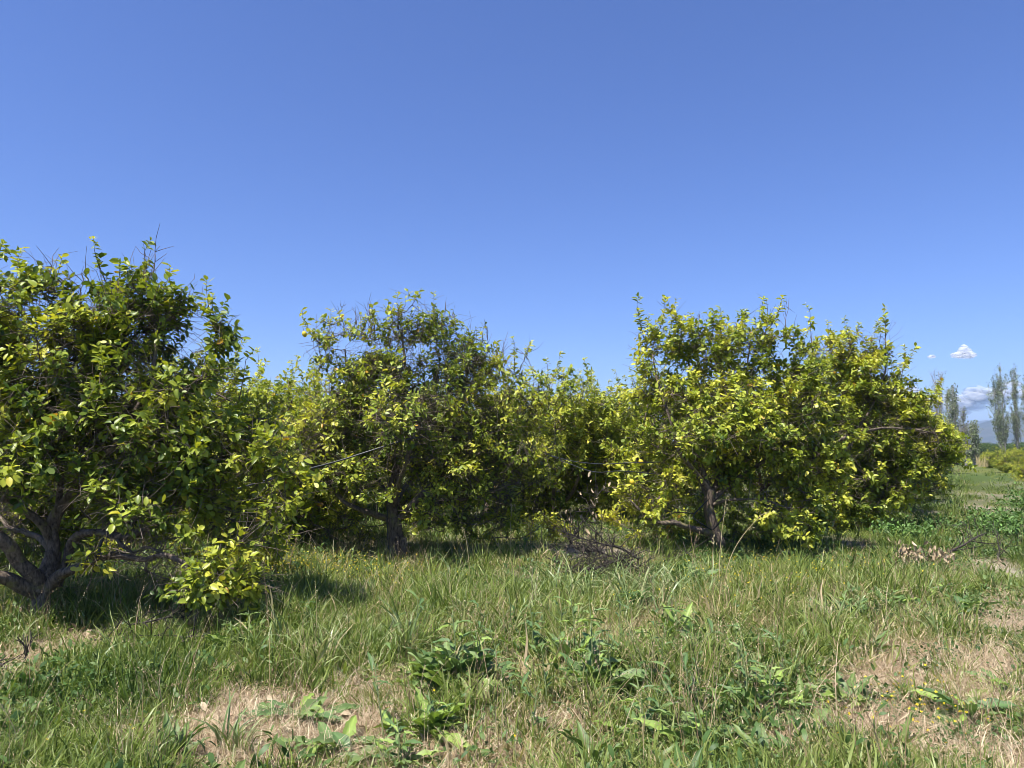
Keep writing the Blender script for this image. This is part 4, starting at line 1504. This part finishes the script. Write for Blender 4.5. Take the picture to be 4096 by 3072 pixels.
def scatter(name, sources, P, rot, scale, tint, idx, label, cat):
    P = np.asarray(P, float)
    me = bpy.data.meshes.new(name)
    me.vertices.add(len(P))
    me.vertices.foreach_set('co', P.astype(np.float32).ravel())
    ra = me.attributes.new('rot', 'FLOAT_VECTOR', 'POINT')
    ra.data.foreach_set('vector', np.asarray(rot, np.float32).ravel())
    set_float(me, scale, 'scl')
    set_float(me, tint, 'tint')
    ia = me.attributes.new('idx', 'INT', 'POINT')
    ia.data.foreach_set('value', np.asarray(idx, np.int32))
    me.update()
    o = link(name, me, None, label, cat, None, 'stuff')
    ng = bpy.data.node_groups.new(name, 'GeometryNodeTree')
    ng.interface.new_socket('Geometry', in_out='INPUT', socket_type='NodeSocketGeometry')
    ng.interface.new_socket('Geometry', in_out='OUTPUT', socket_type='NodeSocketGeometry')
    gi = ng.nodes.new('NodeGroupInput')
    go = ng.nodes.new('NodeGroupOutput')
    m2p = ng.nodes.new('GeometryNodeMeshToPoints')
    ng.links.new(gi.outputs[0], m2p.inputs[0])

    def named(n, t):
        q = ng.nodes.new('GeometryNodeInputNamedAttribute')
        q.data_type = t
        q.inputs[0].default_value = n
        return q.outputs[0]
    rot_s = named('rot', 'FLOAT_VECTOR')
    scl_s = named('scl', 'FLOAT')
    idx_s = named('idx', 'INT')
    join = ng.nodes.new('GeometryNodeJoinGeometry')
    for k, s in enumerate(sources):
        oi = ng.nodes.new('GeometryNodeObjectInfo')
        oi.inputs['Object'].default_value = s
        oi.inputs['As Instance'].default_value = True
        cmp_ = ng.nodes.new('FunctionNodeCompare')
        cmp_.data_type = 'INT'
        cmp_.operation = 'EQUAL'
        ng.links.new(idx_s, cmp_.inputs[2])
        cmp_.inputs[3].default_value = k
        iop = ng.nodes.new('GeometryNodeInstanceOnPoints')
        ng.links.new(m2p.outputs[0], iop.inputs['Points'])
        ng.links.new(cmp_.outputs[0], iop.inputs['Selection'])
        ng.links.new(oi.outputs['Geometry'], iop.inputs['Instance'])
        e2r = ng.nodes.new('FunctionNodeEulerToRotation')
        ng.links.new(rot_s, e2r.inputs[0])
        ng.links.new(e2r.outputs[0], iop.inputs['Rotation'])
        ng.links.new(scl_s, iop.inputs['Scale'])
        ng.links.new(iop.outputs[0], join.inputs[0])
    ng.links.new(join.outputs[0], go.inputs[0])
    md = o.modifiers.new("scatter", 'NODES')
    md.node_group = ng
    return o


def sample_view(rg, n, ymin, ymax, px0=-90, px1=1130, power=1.0):
    """points on the ground, denser toward the near side"""
    u = rg.random(n)
    inv = 1 / ymin + (1 / ymax - 1 / ymin) * u ** power     # density falls with distance squared
    Y = 1 / inv
    X = (rg.uniform(px0, px1, n) - 512) / F * Y
    return X, Y


rgG = np.random.default_rng(101)
LANE = lambda x, y: x * .848 - y * .53     # sideways distance from a line along the lane through the camera


def under_trees(x, y):
    p = LANE(x, y)
    return np.clip((-p - 1.5) / 1.5, 0, 1) * np.clip((y - 7) / 2.5, 0, 1)


def tall_zone(x, y):
    """0 short turf .. 1 tall meadow"""
    p = LANE(x, y)
    t = np.clip((y - 4.2) / 2.5, 0, 1) * (1 - .55 * np.clip((y - 7.4) / 1.6, 0, 1))
    t = t * np.clip((1.2 - p) / 2.2, .15, 1)
    t = t * (.55 + .75 * fbm(x, y, .7, 60))
    t = np.maximum(t, np.exp(-(((x - .9) / 1.1) ** 2 + ((y - 5.2) / 1.0) ** 2)) * .8)
    # shaded floor under the largest tree is thinner
    t = t * (1 - .5 * np.exp(-(((x + 3.6) / 1.4) ** 2 + ((y - 6.3) / .7) ** 2)))
    return np.clip(t, 0, 1)


DSPEC = [
    (452, 688, 22, 1.15, "largest dock plant, wide wavy leaves, in the middle foreground", .42, None, .8),
    (430, 682, 9, .9, "smaller dock at the left foot of the largest one", 0, None, .6),
    (476, 684, 10, .9, "dock leaves crowding the right side of the largest dock", .3, None, .8),
    (292, 722, 14, .85, "dark low dock rosette at the edge of the tan straw patch", 0, None, .45),
    (428, 735, 13, .9, "bright fresh green rosette below the largest dock", 0, True, .7),
    (590, 690, 16, 1.0, "dark dense dock with tall stem right of the largest one", .5, None, .9),
    (572, 670, 12, .9, "dock with upright leaves behind the dark dense one", .45, None, .9),
    (675, 640, 11, .9, "bright leaved dock standing clear of the grass at right centre", .35, True, .9),
    (745, 722, 14, .9, "leafy dock with pointed leaves at lower right of centre", .36, None, .7),
    (770, 712, 9, .8, "dock beside the pointed leaved one, nearer the bare track", .25, None, .6),
    (862, 705, 10, .8, "flat grey green rosette on the bare track", 0, None, .25),
    (972, 722, 13, .8, "dark dock among yellow flowers at lower right", 0, None, .55),
    (330, 755, 12, .8, "dock rosette at the bottom edge left of centre", 0, None, .5),
    (245, 640, 6, .8, "two or three long pale leaves near the shade of the largest tree", 0, None, .6),
    (228, 655, 5, .7, "small dock with one upright leaf in the left foreground", 0, None, .8),
    (640, 745, 10, .85, "dock with narrow leaves low in the foreground, right of centre", .3, None, .6),
    (700, 760, 9, .85, "dock cut by the bottom edge right of centre", .2, None, .6),
    (890, 612, 9, .85, "dock in the grass left of the worn track", .15, None, .6),
    (845, 620, 9, .9, "dock with jagged leaves in the lush grass at right", .1, None, .7),
    (970, 618, 8, .8, "dock at the edge of the bare track near the right edge", 0, None, .6),
    (945, 600, 8, .8, "fresh dock beyond the bare track", 0, True, .7),
    (640, 610, 10, .9, "dock half hidden by the wide bladed grass", .1, None, .9),
    (690, 585, 12, 1.0, "broad dark leaves in the shade at the foot of the leaning trunk", .1, None, .8),
    (260, 605, 8, .9, "dusty looking dock just right of the low leafy limb", .25, None, .7),
    (55, 622, 8, .6, "round pale leaves at the base of the largest trunk", 0, True, .5),
    (530, 660, 9, .8, "dock in tall grass between the two biggest docks", .35, None, .7),
    (1000, 700, 9, .7, "small dock on the bare ground near the right edge", 0, None, .5),
    (815, 735, 8, .75, "low dock on the edge of the bare track, right foreground", 0, None, .4),
    (395, 765, 8, .8, "dock at the bottom edge below the bright rosette", .1, None, .6),
]
CLEAR = []
for q in DSPEC:
    x, y = ground_pt(q[0], q[1])
    CLEAR.append((x, y, .22 + .012 * q[2], .95))
CLEAR.append((LB[0] - .1, LB[1] - .35, .75, .75))
for q in [(600, 562, 1.1), (575, 570, .8), (640, 568, .9), (398, 568, .8), (720, 562, .6), (935, 566, .6)]:
    x, y = ground_pt(q[0], q[1])
    CLEAR.append((x, y, q[2], .85))
CLEAR.append((LB[0] + 1.4, LB[1] - .3, .7, .6))


def clear(x, y):
    c = np.zeros(len(x))
    for cx, cy_, r, st in CLEAR:
        # the side facing the lane is grazed too, so the plant stands clear
        c = np.maximum(c, st * (((x - cx) / r) ** 2 + ((y - cy_ + r * .5) / (r * 1.5)) ** 2 < 1))
    return c


rt = np.random.default_rng(102)
SHORT = [tuft("t", rt, 24, .10, .0075, .10, .75, M_GRASS) for _ in range(5)] + [tuft("t", rt, 24, .15, .008, .11, .6, M_GRASS) for _ in range(3)]
TALL = [tuft("t", rt, 20, .34, .010, .10, .45, M_GRASS, .9, 4) for _ in range(5)] + [tuft("t", rt, 16, .50, .011, .10, .35, M_GRASS, 1.0, 4) for _ in range(3)]
STRW = [tuft("t", rt, 26, .16, .0042, .16, .5, M_STRAW, flat=True, segs=2) for _ in range(5)] + [tuft("t", rt, 12, .13, .004, .12, 1.0, M_STRAW) for _ in range(3)]
SEED = [tuft("t", rt, 6, .55, .0035, .08, .25, M_STRAW, .9, 4, True) for _ in range(4)]
WIDE = [tuft("t", rt, 14, .50, .019, .10, .55, M_REED, 1.5, 6) for _ in range(5)]
HERB = [herb("t", rt, 90, .10, .024, .20, M_HERB) for _ in range(4)] + [herb("t", rt, 26, .20, .050, .18, M_HERB, .30) for _ in range(3)]


def rots(rg, n, tilt=.12):
    return np.stack([rg.normal(size=n) * tilt, rg.normal(size=n) * tilt, rg.uniform(0, 6.28, n)], -1)


def tri(x, y, z=0):
    return np.stack([x, y, gh(x, y) + z], -1)


# short turf
X, Y = sample_view(rgG, 30000, 3.1, 45, power=1.0)
dr = dryness(X, Y)
tz = tall_zone(X, Y)
keep = rgG.random(len(X)) < np.clip(1.0 - dr * 1.6, .05, 1) * (1 - .5 * clear(X, Y))
X, Y, dr, tz = X[keep], Y[keep], dr[keep], tz[keep]
tn = .40 + (fbm(X, Y, .8, 70) - .5) * .75 + rgG.normal(size=len(X)) * .10 + dr * .35 + .15 * np.clip((Y - 5.5) / 2.5, 0, 1) * np.clip((13 - X * .9 - Y) / 4, 0, 1)
scatter("grass", SHORT, tri(X, Y), rots(rgG, len(X), .28), rgG.uniform(.6, 1.5, len(X)) * (1 + .25 * np.clip((Y - 8) / 10, 0, 2)) * (.85 + .5 * tz) * (.55 + .9 * fbm(X, Y, 2.6, 150)), np.clip(tn, .05, .95),
        rgG.integers(0, len(SHORT), len(X)), "short green grass covering the ground between trees and lane", "grass")
# tall meadow grass
X, Y = sample_view(rgG, 17000, 3.3, 34, power=1.15)
dr = dryness(X, Y)
tz = tall_zone(X, Y)
keep = rgG.random(len(X)) < tz * np.clip(1.1 - dr * 1.7, .02, 1) * .9 * (1 - clear(X, Y)) + .01
X, Y, dr, tz = X[keep], Y[keep], dr[keep], tz[keep]
tn = .41 + .14 * np.clip((Y - 5.5) / 2.5, 0, 1) * np.clip((13 - X * .9 - Y) / 4, 0, 1) + (fbm(X, Y, .55, 80) - .5) * .8 + rgG.normal(size=len(X)) * .09 + dr * .3
scatter("tall_grass", TALL, tri(X, Y), rots(rgG, len(X), .22), rgG.uniform(.35, 1.0, len(X)) * (.6 + .5 * tz) * (.35 + 1.05 * fbm(X, Y, 2.2, 160)), np.clip(tn, .08, .9), rgG.integers(0, len(TALL), len(X)),
        "taller green grass growing up to the tree row", "grass")
# straw
X, Y = sample_view(rgG, 26000, 3.1, 26)
dr = dryness(X, Y)
keep = rgG.random(len(X)) < np.clip(dr * 1.4, 0, 1) * .90 + .09
X, Y = X[keep], Y[keep]
scatter("straw", STRW, tri(X, Y, .006), rots(rgG, len(X), .06), rgG.uniform(.6, 1.3, len(X)), np.clip(rgG.normal(size=len(X)) * .16 + .58, 0, 1), rgG.integers(0, len(STRW), len(X)),
        "dry tan straw lying on the bare patches", "straw")
# clods
def clod(rg):
    V, Fa = ico(2)
    V = V * (1 + .35 * (rg.random(len(V)) - .5))[:, None] * np.array([1, .8, .55])
    me = mesh_uniform("clod", V, Fa, M_CLOD)
    return bpy.data.objects.new("clod", me)


M_CLOD = solid_mat("soil_clod", (.13, .095, .07), .95, scale=2, col2=(.40, .32, .25))
rc = np.random.default_rng(77)
CL = [clod(rc) for _ in range(4)]
X, Y = sample_view(rgG, 14000, 3.1, 16)
keep = rgG.random(len(X)) < dryness(X, Y) ** 1.3 * .8
X, Y = X[keep], Y[keep]
scatter("soil_clods", CL, tri(X, Y, .002), rots(rgG, len(X), .3), .004 + .010 * rgG.random(len(X)) ** 3, np.zeros(len(X)), rgG.integers(0, 4, len(X)),
        "small clods and stones on the bare patches", "gravel")
# seed stems
X, Y = sample_view(rgG, 1300, 3.4, 22)
keep = rgG.random(len(X)) < .15 + .6 * tall_zone(X, Y)
X, Y = X[keep], Y[keep]
scatter("seed_stems", SEED, tri(X, Y), rots(rgG, len(X), .1), rgG.uniform(.4, 1.0, len(X)), np.clip(rgG.normal(size=len(X)) * .15 + .45, 0, 1), rgG.integers(0, 4, len(X)),
        "thin pale grass stems with seed heads above the meadow", "grass")
# low herbs
X, Y = sample_view(rgG, 15000, 3.1, 24)
dr = dryness(X, Y)
hn = fbm(X, Y, .6, 90)
keep = rgG.random(len(X)) < np.clip((hn - .44) * 4, .06, .9) * np.clip(1 - dr * 1.2, 0, 1)
X, Y = X[keep], Y[keep]
tn = .42 + (fbm(X, Y, .8, 95) - .5) * .6 + rgG.normal(size=len(X)) * .1
scatter("low_herbs", HERB, tri(X, Y), rots(rgG, len(X), .1), rgG.uniform(.6, 1.3, len(X)) * (1 + .3 * np.clip((Y - 7) / 8, 0, 1)), np.clip(tn, .05, .95), rgG.integers(0, len(HERB), len(X)),
        "low leafy green herbs mixed into the grass", "herbs")
# broad leaved rosettes mixed into the turf


def dock_leaf(rg, L_=.26, W_=.045, wav=.012):
    segs = 9
    V, C = [], []
    for s in range(segs + 1):
        t = s / segs
        if t < .18:
            w = .004
        else:
            q = (t - .18) / .82
            w = W_ * (math.sin(math.pi * min(1, q ** .75)) ** .8) + .001
        bend = -.42 * t * t * L_
        wv = wav * math.sin(t * 22 + rg.random() * .8)
        for x in (-1, -.5, 0, .5, 1):
            V.append((x * w * (1 + .12 * rg.normal() * abs(x)), t * L_, bend + abs(x) * w * .5 + wv * abs(x) * (1 if t > .2 else 0)))
            C.append(1.35 if x == 0 else 1.0)
    Fa = []
    for s in range(segs):
        for x in range(4):
            k = s * 5 + x
            Fa.append((k, k + 1, k + 6, k + 5))
    return np.array(V), np.array(Fa), np.array(C)


def rosette(rg, n, L_, W_, up):
    Vs, Fs, Sh = [], [], []
    for k in range(n):
        V, Fa, C = dock_leaf(rg, L_ * rg.uniform(.6, 1.15), W_ * rg.uniform(.7, 1.2), L_ * .035)
        a, t = k * 2.4 + rg.normal() * .4, up * rg.uniform(.2, 1.5)
        m = np.array(Matrix.Rotation(a, 3, 'Z') @ Matrix.Rotation(t, 3, 'X') @ Matrix.Rotation(rg.normal() * .3, 3, 'Y'))
        Vs.append(V @ m.T)
        Fs.append(Fa + k * len(V))
        Sh.append((C - 1) * .45 + rg.normal() * .12)
    me = mesh_uniform("rosette", np.concatenate(Vs), np.concatenate(Fs), M_HERB, True)
    set_float(me, np.concatenate(Sh), 'shade')
    return bpy.data.objects.new("rosette", me)


rq = np.random.default_rng(111)
ROS = [rosette(rq, 9, .15, .020, .6), rosette(rq, 12, .19, .024, .9), rosette(rq, 8, .13, .026, .4), rosette(rq, 14, .22, .018, 1.0), rosette(rq, 10, .11, .012, .9)]
X, Y = sample_view(rgG, 1500, 3.2, 16)
dr = dryness(X, Y)
p = LANE(X, Y)
dens = .10 + .9 * np.exp(-((X - .9 - .25 * (Y - 5)) / 1.6) ** 2) * np.exp(-((Y - 5.6) / 1.7) ** 2) + .5 * np.exp(-((p + .9) / .9) ** 2)
keep = rgG.random(len(X)) < dens * np.clip(1 - dr * .9, .1, 1) * np.clip((fbm(X, Y, .9, 140) - .35) * 5, 0, 1)
X, Y = X[keep], Y[keep]
scatter("broad_leaved_weeds", ROS, tri(X, Y), rots(rgG, len(X), .15), rgG.uniform(.6, 1.35, len(X)), np.clip(.62 + rgG.normal(size=len(X)) * .16, 0, 1), rgG.integers(0, 5, len(X)),
        "broad leaved weeds and rosettes crowding the meadow grass", "weeds")
# wide arching blades: in front of the brush pile and in tufts
WX, WY, WS = [], [], []
for px, py, sx, sy, n, s in [(620, 598, 50, 7, 48, .72), (690, 590, 30, 6, 10, .7), (340, 655, 45, 9, 9, .5), (385, 640, 30, 6, 6, .55), (112, 668, 8, 5, 2, .6),
                             (410, 650, 25, 8, 9, .7), (500, 620, 60, 12, 16, .6), (330, 668, 20, 6, 5, .7), (870, 625, 60, 15, 14, .55), (980, 575, 40, 12, 16, .5), (820, 640, 50, 14, 12, .55),
                             (235, 755, 8, 4, 3, .5), (285, 655, 20, 8, 5, .7), (700, 660, 60, 20, 10, .55), (560, 640, 80, 12, 14, .6), (130, 600, 60, 6, 8, .6), (20, 640, 20, 8, 4, .6)]:
    for k in range(n):
        x, y = ground_pt(px + rgG.normal() * sx, py + rgG.normal() * sy)
        WX.append(x)
        WY.append(y)
        WS.append(s * rgG.uniform(.7, 1.2))
X, Y = np.array(WX), np.array(WY)
scatter("wide_bladed_grass", WIDE, tri(X, Y), rots(rgG, len(X), .1), np.array(WS), np.clip(rgG.normal(size=len(X)) * .14 + .55, 0, 1), rgG.integers(0, 5, len(X)),
        "blue green grass with wide arching blades in front of the brush pile and in scattered tufts", "grass")


# ------------------------------------------------------------------ single weeds
DOCK = []
for q in range(8):
    V, Fa, C = dock_leaf(np.random.default_rng(200 + q), .26, .036 + .005 * (q % 3), .008 + .004 * (q % 2))
    me = mesh_uniform("leaf", V, Fa, M_WEED, True)
    c = [np.array([.13, .205, .065]), np.array([.17, .24, .08]), np.array([.095, .165, .055]), np.array([.23, .32, .07])][q % 4]
    set_color(me, C[:, None] * c[None])
    DOCK.append(me)


def dock(px, py, n, s, lab, rg, stem=0, bright=None, up=.5, group="broad leaved weeds in the grass"):
    g = gp(px, py, -.01)
    r = empty("dock_plant", tuple(g), lab, "weed", group)
    for k in range(n):
        me = DOCK[rg.integers(0, 8)] if bright is None else DOCK[[3, 7][k % 2]]
        o = link("leaf", me, r)
        a = k * 2.4 + rg.normal() * .3
        tilt = rg.uniform(.3, 1.35) * up * 1.15
        o.rotation_euler = (tilt + .15, rg.normal() * .25, a)
        o.location = (rg.normal() * .05, rg.normal() * .05, rg.uniform(0, .06))
        sc = s * rg.uniform(.5, 1.15)
        o.scale = (sc, sc, sc)
    if stem:
        tb = Tubes()
        P = smooth_path([np.zeros(3), np.array([.02, .01, stem * .5]), np.array([.0, .04, stem])], .05, .004)
        tb.tube(P, np.linspace(.006, .003, len(P)), 5)
        link("stem", tb.mesh("stem", M_WEEDSTEM), r)
        m = 18
        for k in range(m):
            t = .2 + .78 * k / m
            p = P[int(t * (len(P) - 1))]
            o = link("leaf", DOCK[rg.integers(0, 8)], r)
            sc = s * (1 - t * .62) * rg.uniform(.6, .95)
            o.location = p
            o.rotation_euler = (rg.uniform(.2, .9), rg.normal() * .2, k * 2.4)
            o.scale = (sc * .75, sc, sc)
    return r


rgW = np.random.default_rng(301)

for px, py, n, sz_, lab, stem, bright, up in DSPEC:
    dock(px, py, int(n * 2.0), sz_ * 1.15, lab, rgW, max(stem * 1.25, .26) if up >= .6 else stem, bright, up)

# slender leafy weeds with stems
lv, lf, lc = dock_leaf(np.random.default_rng(1), .11, .011, .002)
SL = []
for c in ([.09, .155, .05], [.13, .20, .06]):
    me = mesh_uniform("leaf", lv, lf, M_WEED, True)
    set_color(me, lc[:, None] * np.array(c)[None])
    SL.append(me)


def stalk_weed(px, py, h, lab, rg, n=14, group="slender stalked weeds in the foreground"):
    g = gp(px, py, -.01)
    r = empty("stalk_weed", tuple(g), lab, "weed", group)
    tb = Tubes()
    lean = rg.normal(size=2) * .08
    P = smooth_path([np.zeros(3), np.array([lean[0] * .4, lean[1] * .4, h * .5]), np.array([lean[0], lean[1], h])], .04, .004)
    tb.tube(P, np.linspace(.0045, .002, len(P)), 5)
    br = []
    for q in range(4):
        i = int(len(P) * rg.uniform(.45, .85))
        e = P[i] + np.array([rg.normal() * .06, rg.normal() * .06, h * .22])
        tb.tube(np.array([P[i], (P[i] + e) / 2 + [0, 0, -.01], e]), [.0025, .002, .0015], 4)
        br.append(e)
    link("stem", tb.mesh("stem", M_WEEDSTEM), r)
    for k in range(n):
        t = .08 + .9 * k / n
        p = P[int(t * (len(P) - 1))] if k % 3 else br[k % 4]
        o = link("leaf", SL[k % 2], r)
        sc = (1.35 - t * .8) * rg.uniform(.7, 1.15)
        o.location = p
        o.rotation_euler = (rg.uniform(.1, .9), rg.normal() * .2, k * 2.4 + rg.normal() * .3)
        o.scale = (sc, sc, sc)
    return r


stalks = [(385, 745, .46, "slender grey stalked weed left of the bright rosette"), (505, 700, .45, "tall slender weed right of the largest dock"),
          (548, 712, .42, "slender weed over the dark gap in the middle foreground"), (612, 705, .50, "tallest slender weed right of the dark dock"),
          (660, 700, .5, "slender weed with many leaves at right centre"), (700, 690, .42, "slender weed left of the pointed leaved dock"),
          (740, 700, .45, "slender weed rising behind the pointed leaved dock"), (560, 655, .45, "slender weed behind the tall dock"),
          (620, 655, .5, "slender weed in the tall meadow at right centre"), (412, 660, .4, "slender weed behind the largest dock"),
          (480, 655, .45, "slender weed between the largest dock and the meadow"), (650, 740, .4, "slender weed near the bottom edge right of centre"),
          (930, 560, .5, "slender weed beside the cut branch with dry leaves"), (240, 600, .4, "slender weed below the low leafy limb"),
          (690, 730, .36, "slender weed low in the right foreground"), (530, 745, .34, "slender weed at the bottom in the middle"),
          (790, 690, .35, "slender weed on the left edge of the worn track"), (310, 640, .35, "slender weed above the tan straw patch")]
for px, py, h, lab in stalks:
    stalk_weed(px, py, h, lab, rgW)

# leafy dark bushes beside the lane
def weed_bush(px, py, w, h, n, lab, rg, ls=1.0, group=None):
    g = gp(px, py, -.02)
    r = empty("weed_bush", tuple(g), lab, "bush", group)
    tb = Tubes()
    E = []
    for q in range(16):
        a = rg.random() * 6.28
        rr = w * math.sqrt(rg.random())
        e = np.array([math.cos(a) * rr, math.sin(a) * rr, h * rg.uniform(.6, 1) * (1 - .4 * (rr / w) ** 2)])
        tb.tube(np.array([[0, 0, 0], e * np.array([.6, .6, .4]), e]), [.006, .005, .002], 4)
        E.append(e)
    link("stems", tb.mesh("stems", M_WEEDSTEM), r, kind='stuff')
    E = np.array(E)
    i = rg.integers(0, 16, n)
    u = rg.uniform(.25, 1.05, n)[:, None]
    P = E[i] * np.concatenate([u, u, u], 1) + rg.normal(size=(n, 3)) * w * .14
    P[:, 2] = np.maximum(P[:, 2], .02)
    M = orient(rg.normal(size=(n, 3)), rg.normal(size=(n, 3)) * .5 + np.array([0, 0, 1]))
    V, Fa = place(LV, LF, P, M, ls * rg.uniform(.04, .08, n))
    me = mesh_uniform("leaves", V, Fa, M_WEED)
    C = np.array([.10, .18, .045]) * rg.uniform(.6, 1.7, n)[:, None]
    set_color(me, np.repeat(C, len(LV), 0))
    link("leaves", me, r, kind='stuff')


rgB = np.random.default_rng(402)
weed_bush(1012, 540, .75, .62, 1700, "dark green leafy weed bush at the right edge beside the bare lane patch", rgB)
weed_bush(985, 533, .42, .42, 700, "smaller leafy weed bush left of the dark one by the lane", rgB)
weed_bush(905, 540, .55, .38, 900, "leafy weeds at the grass edge above the cut branch", rgB)
weed_bush(930, 532, .5, .32, 700, "low leafy weeds between the lemon tree and the fallen branch", rgB)
weed_bush(1040, 520, .8, .7, 1200, "weed bush half outside the right edge", rgB)
weed_bush(30, 700, .35, .07, 900, "low mat of small dark leaves in the left foreground", rgB, .38)
weed_bush(95, 690, .5, .08, 1800, "mat of small dark green leaves in front of the dry straw", rgB, .38)

# tall oat stem by the leaning trunk
def oat(px, py, h, lean, lab, rg):
    g = gp(px, py, -.01)
    tb = Tubes()
    P = smooth_path([np.zeros(3), np.array([lean * .3, 0, h * .5]), np.array([lean, 0, h * .95]), np.array([lean * 1.3, 0, h])], .06, .004)
    tb.tube(P, np.linspace(.0042, .0018, len(P)), 4)
    r = empty("oat_stem", tuple(g), lab, "grass stem", "tall dry oat stems")
    link("stem", tb.mesh("stem", M_STALK), r)
    n = 16
    q = P[rg.integers(int(len(P) * .72), len(P), n)]
    M = orient(rg.normal(size=(n, 3)) * .5 + np.array([.2, 0, -.8]), rg.normal(size=(n, 3)))
    V, Fa = place(LV * np.array([.45, 1, 1]), LF, q + rg.normal(size=(n, 3)) * .02, M, rg.uniform(.02, .034, n))
    link("seed_head", mesh_uniform("seed_head", V, Fa, M_STALK), r)


M_STALK = solid_mat("dry_stalk", (.38, .30, .15), .7, scale=15, col2=(.58, .48, .27))
oat(719, 592, 1.02, .10, "tall dry oat stem rising in front of the leaning trunk", rgB)
oat(722, 594, .85, .42, "dry oat stem leaning far right beside the tallest one", rgB)
oat(712, 590, .6, .03, "short dry oat stem left of the tallest one", rgB)
oat(510, 560, .75, .02, "dry oat stem in the grass right of the middle trunk", rgB)
oat(470, 575, .6, -.08, "dry oat stem in the meadow in front of the middle tree", rgB)
# dry grass clump at the lane's end
x, y = gpt(980, 52)
rr_ = np.random.default_rng(5)
cl = tuft("dry_grass_clump", rr_, 90, .75, .02, .40, .3, M_STALK, .6, 3)
COL.objects.link(cl)
cl.location = (x, y, 0)
cl['label'] = "pale dry grass clump at the far end of the lane"
cl['category'] = "grass clump"

# ------------------------------------------------------------------ yellow flowers
fl = star_mesh("flower_head", np.array([[0, 0, 0], [0, 0, .001]]), np.array([.0095, .008]), M_YELLOW, np.random.default_rng(2))


def flower_proto(h):
    tb = Tubes()
    tb.tube(np.array([[0, 0, 0], [.005, 0, h * .5], [0, .004, h]]), [.0014, .0012, .001], 3)
    return tb.mesh("stem", M_WEEDSTEM)


stems = [flower_proto(h) for h in (.10, .16, .22)]
rgF = np.random.default_rng(501)
FG = "small yellow flowers on the right foreground turf"
spots = []
for cx, cy_, sx, sy, n in [(885, 703, 16, 5, 12), (935, 700, 14, 5, 12), (910, 722, 30, 9, 22), (940, 745, 30, 9, 18), (960, 730, 30, 14, 14), (860, 740, 50, 12, 10)]:
    for k in range(n):
        spots.append((cx + rgF.normal() * sx, cy_ + rgF.normal() * sy, FG, "small yellow flower on the turf of the right foreground"))
for cx, cy_, sx, sy, n, lab in [(90, 740, 60, 14, 8, "small yellow flower in the left foreground grass"), (470, 725, 60, 25, 7, "lone yellow flower in the middle foreground")]:
    for k in range(n):
        spots.append((cx + rgF.normal() * sx, cy_ + rgF.normal() * sy, lab.replace("small yellow flower", "yellow flowers").replace("lone yellow flower", "yellow flowers"), lab))
for px, py, g_, lab in spots:
    if py > 790 or py < 450:
        continue
    q = rgF.integers(0, 3)
    base = gp(px, min(py + 8, 790), 0)
    r = empty("yellow_flower", tuple(base), lab, "flower", g_)
    link("stem", stems[q], r)
    o = link("flower_head", fl, r)
    o.location = (0, .004, (.10, .16, .22)[q])
    o.rotation_euler = (rgF.normal() * .3, rgF.normal() * .3, rgF.uniform(0, 6))
# the dense yellow carpet in front of the middle tree
n = 1500
pp = []
for k in range(n):
    c = [(300, 578, 55, 6), (350, 585, 50, 7), (255, 572, 30, 4), (800, 585, 60, 12), (730, 600, 60, 14), (560, 552, 40, 3)][rgF.choice(6, p=[.3, .2, .12, .12, .16, .1])]
    x, y = ground_pt(c[0] + rgF.normal() * c[2], c[1] + rgF.normal() * c[3])
    pp.append((x, y, float(gh(x, y)) + rgF.uniform(.10, .30)))
pp = np.array(pp)
o = link("yellow_flowers", star_mesh("yellow_flowers", pp, rgF.uniform(.007, .012, n), M_YELLOW, rgF), None,
         "carpet of tiny yellow flowers in front of the middle and leaning trees", "flowers", None, 'stuff')

# fallen dry leaves under the largest tree
n = 260
pp = []
for k in range(n):
    c = [(60, 650, 45, 12), (110, 630, 50, 12), (230, 725, 90, 20), (900, 690, 60, 20)][rgF.choice(4, p=[.4, .3, .2, .1])]
    x, y = ground_pt(c[0] + rgF.normal() * c[2], min(800, c[1] + rgF.normal() * c[3]))
    pp.append((x, y, float(gh(x, y)) + rgF.uniform(.02, .08)))
pp = np.array(pp)
M = orient(rgF.normal(size=(n, 3)), rgF.normal(size=(n, 3)) * .6 + np.array([0, 0, 1]))
V, Fa = place(LV * np.array([1, 1, 1.5]), LF, pp, M, rgF.uniform(.04, .08, n))
link("fallen_leaves", mesh_uniform("fallen_leaves", V, Fa, M_DRYLEAF), None, "dry tan leaves fallen on the ground under the largest tree", "leaves", None, 'stuff')

# ------------------------------------------------------------------ haze
def haze_box():
    m, nt, o = new_mat("haze_air")
    v = N(nt, "ShaderNodeVolumePrincipled")
    v.inputs['Color'].default_value = (.52, .68, 1.0, 1)
    v.inputs['Density'].default_value = .00016
    v.inputs['Anisotropy'].default_value = .2
    nt.links.new(v.outputs[0], o.inputs['Volume'])
    x0, x1, y0, y1, z0, z1 = -8400, 8400, -8400, 8400, -130, 225
    V = np.array([(x, y, z) for z in (z0, z1) for y in (y0, y1) for x in (x0, x1)])
    Fa = np.array([(0, 2, 3, 1), (4, 5, 7, 6), (0, 1, 5, 4), (2, 6, 7, 3), (0, 4, 6, 2), (1, 3, 7, 5)])
    link("haze", mesh_uniform("haze", V, Fa, m), kind='stuff')


haze_box()
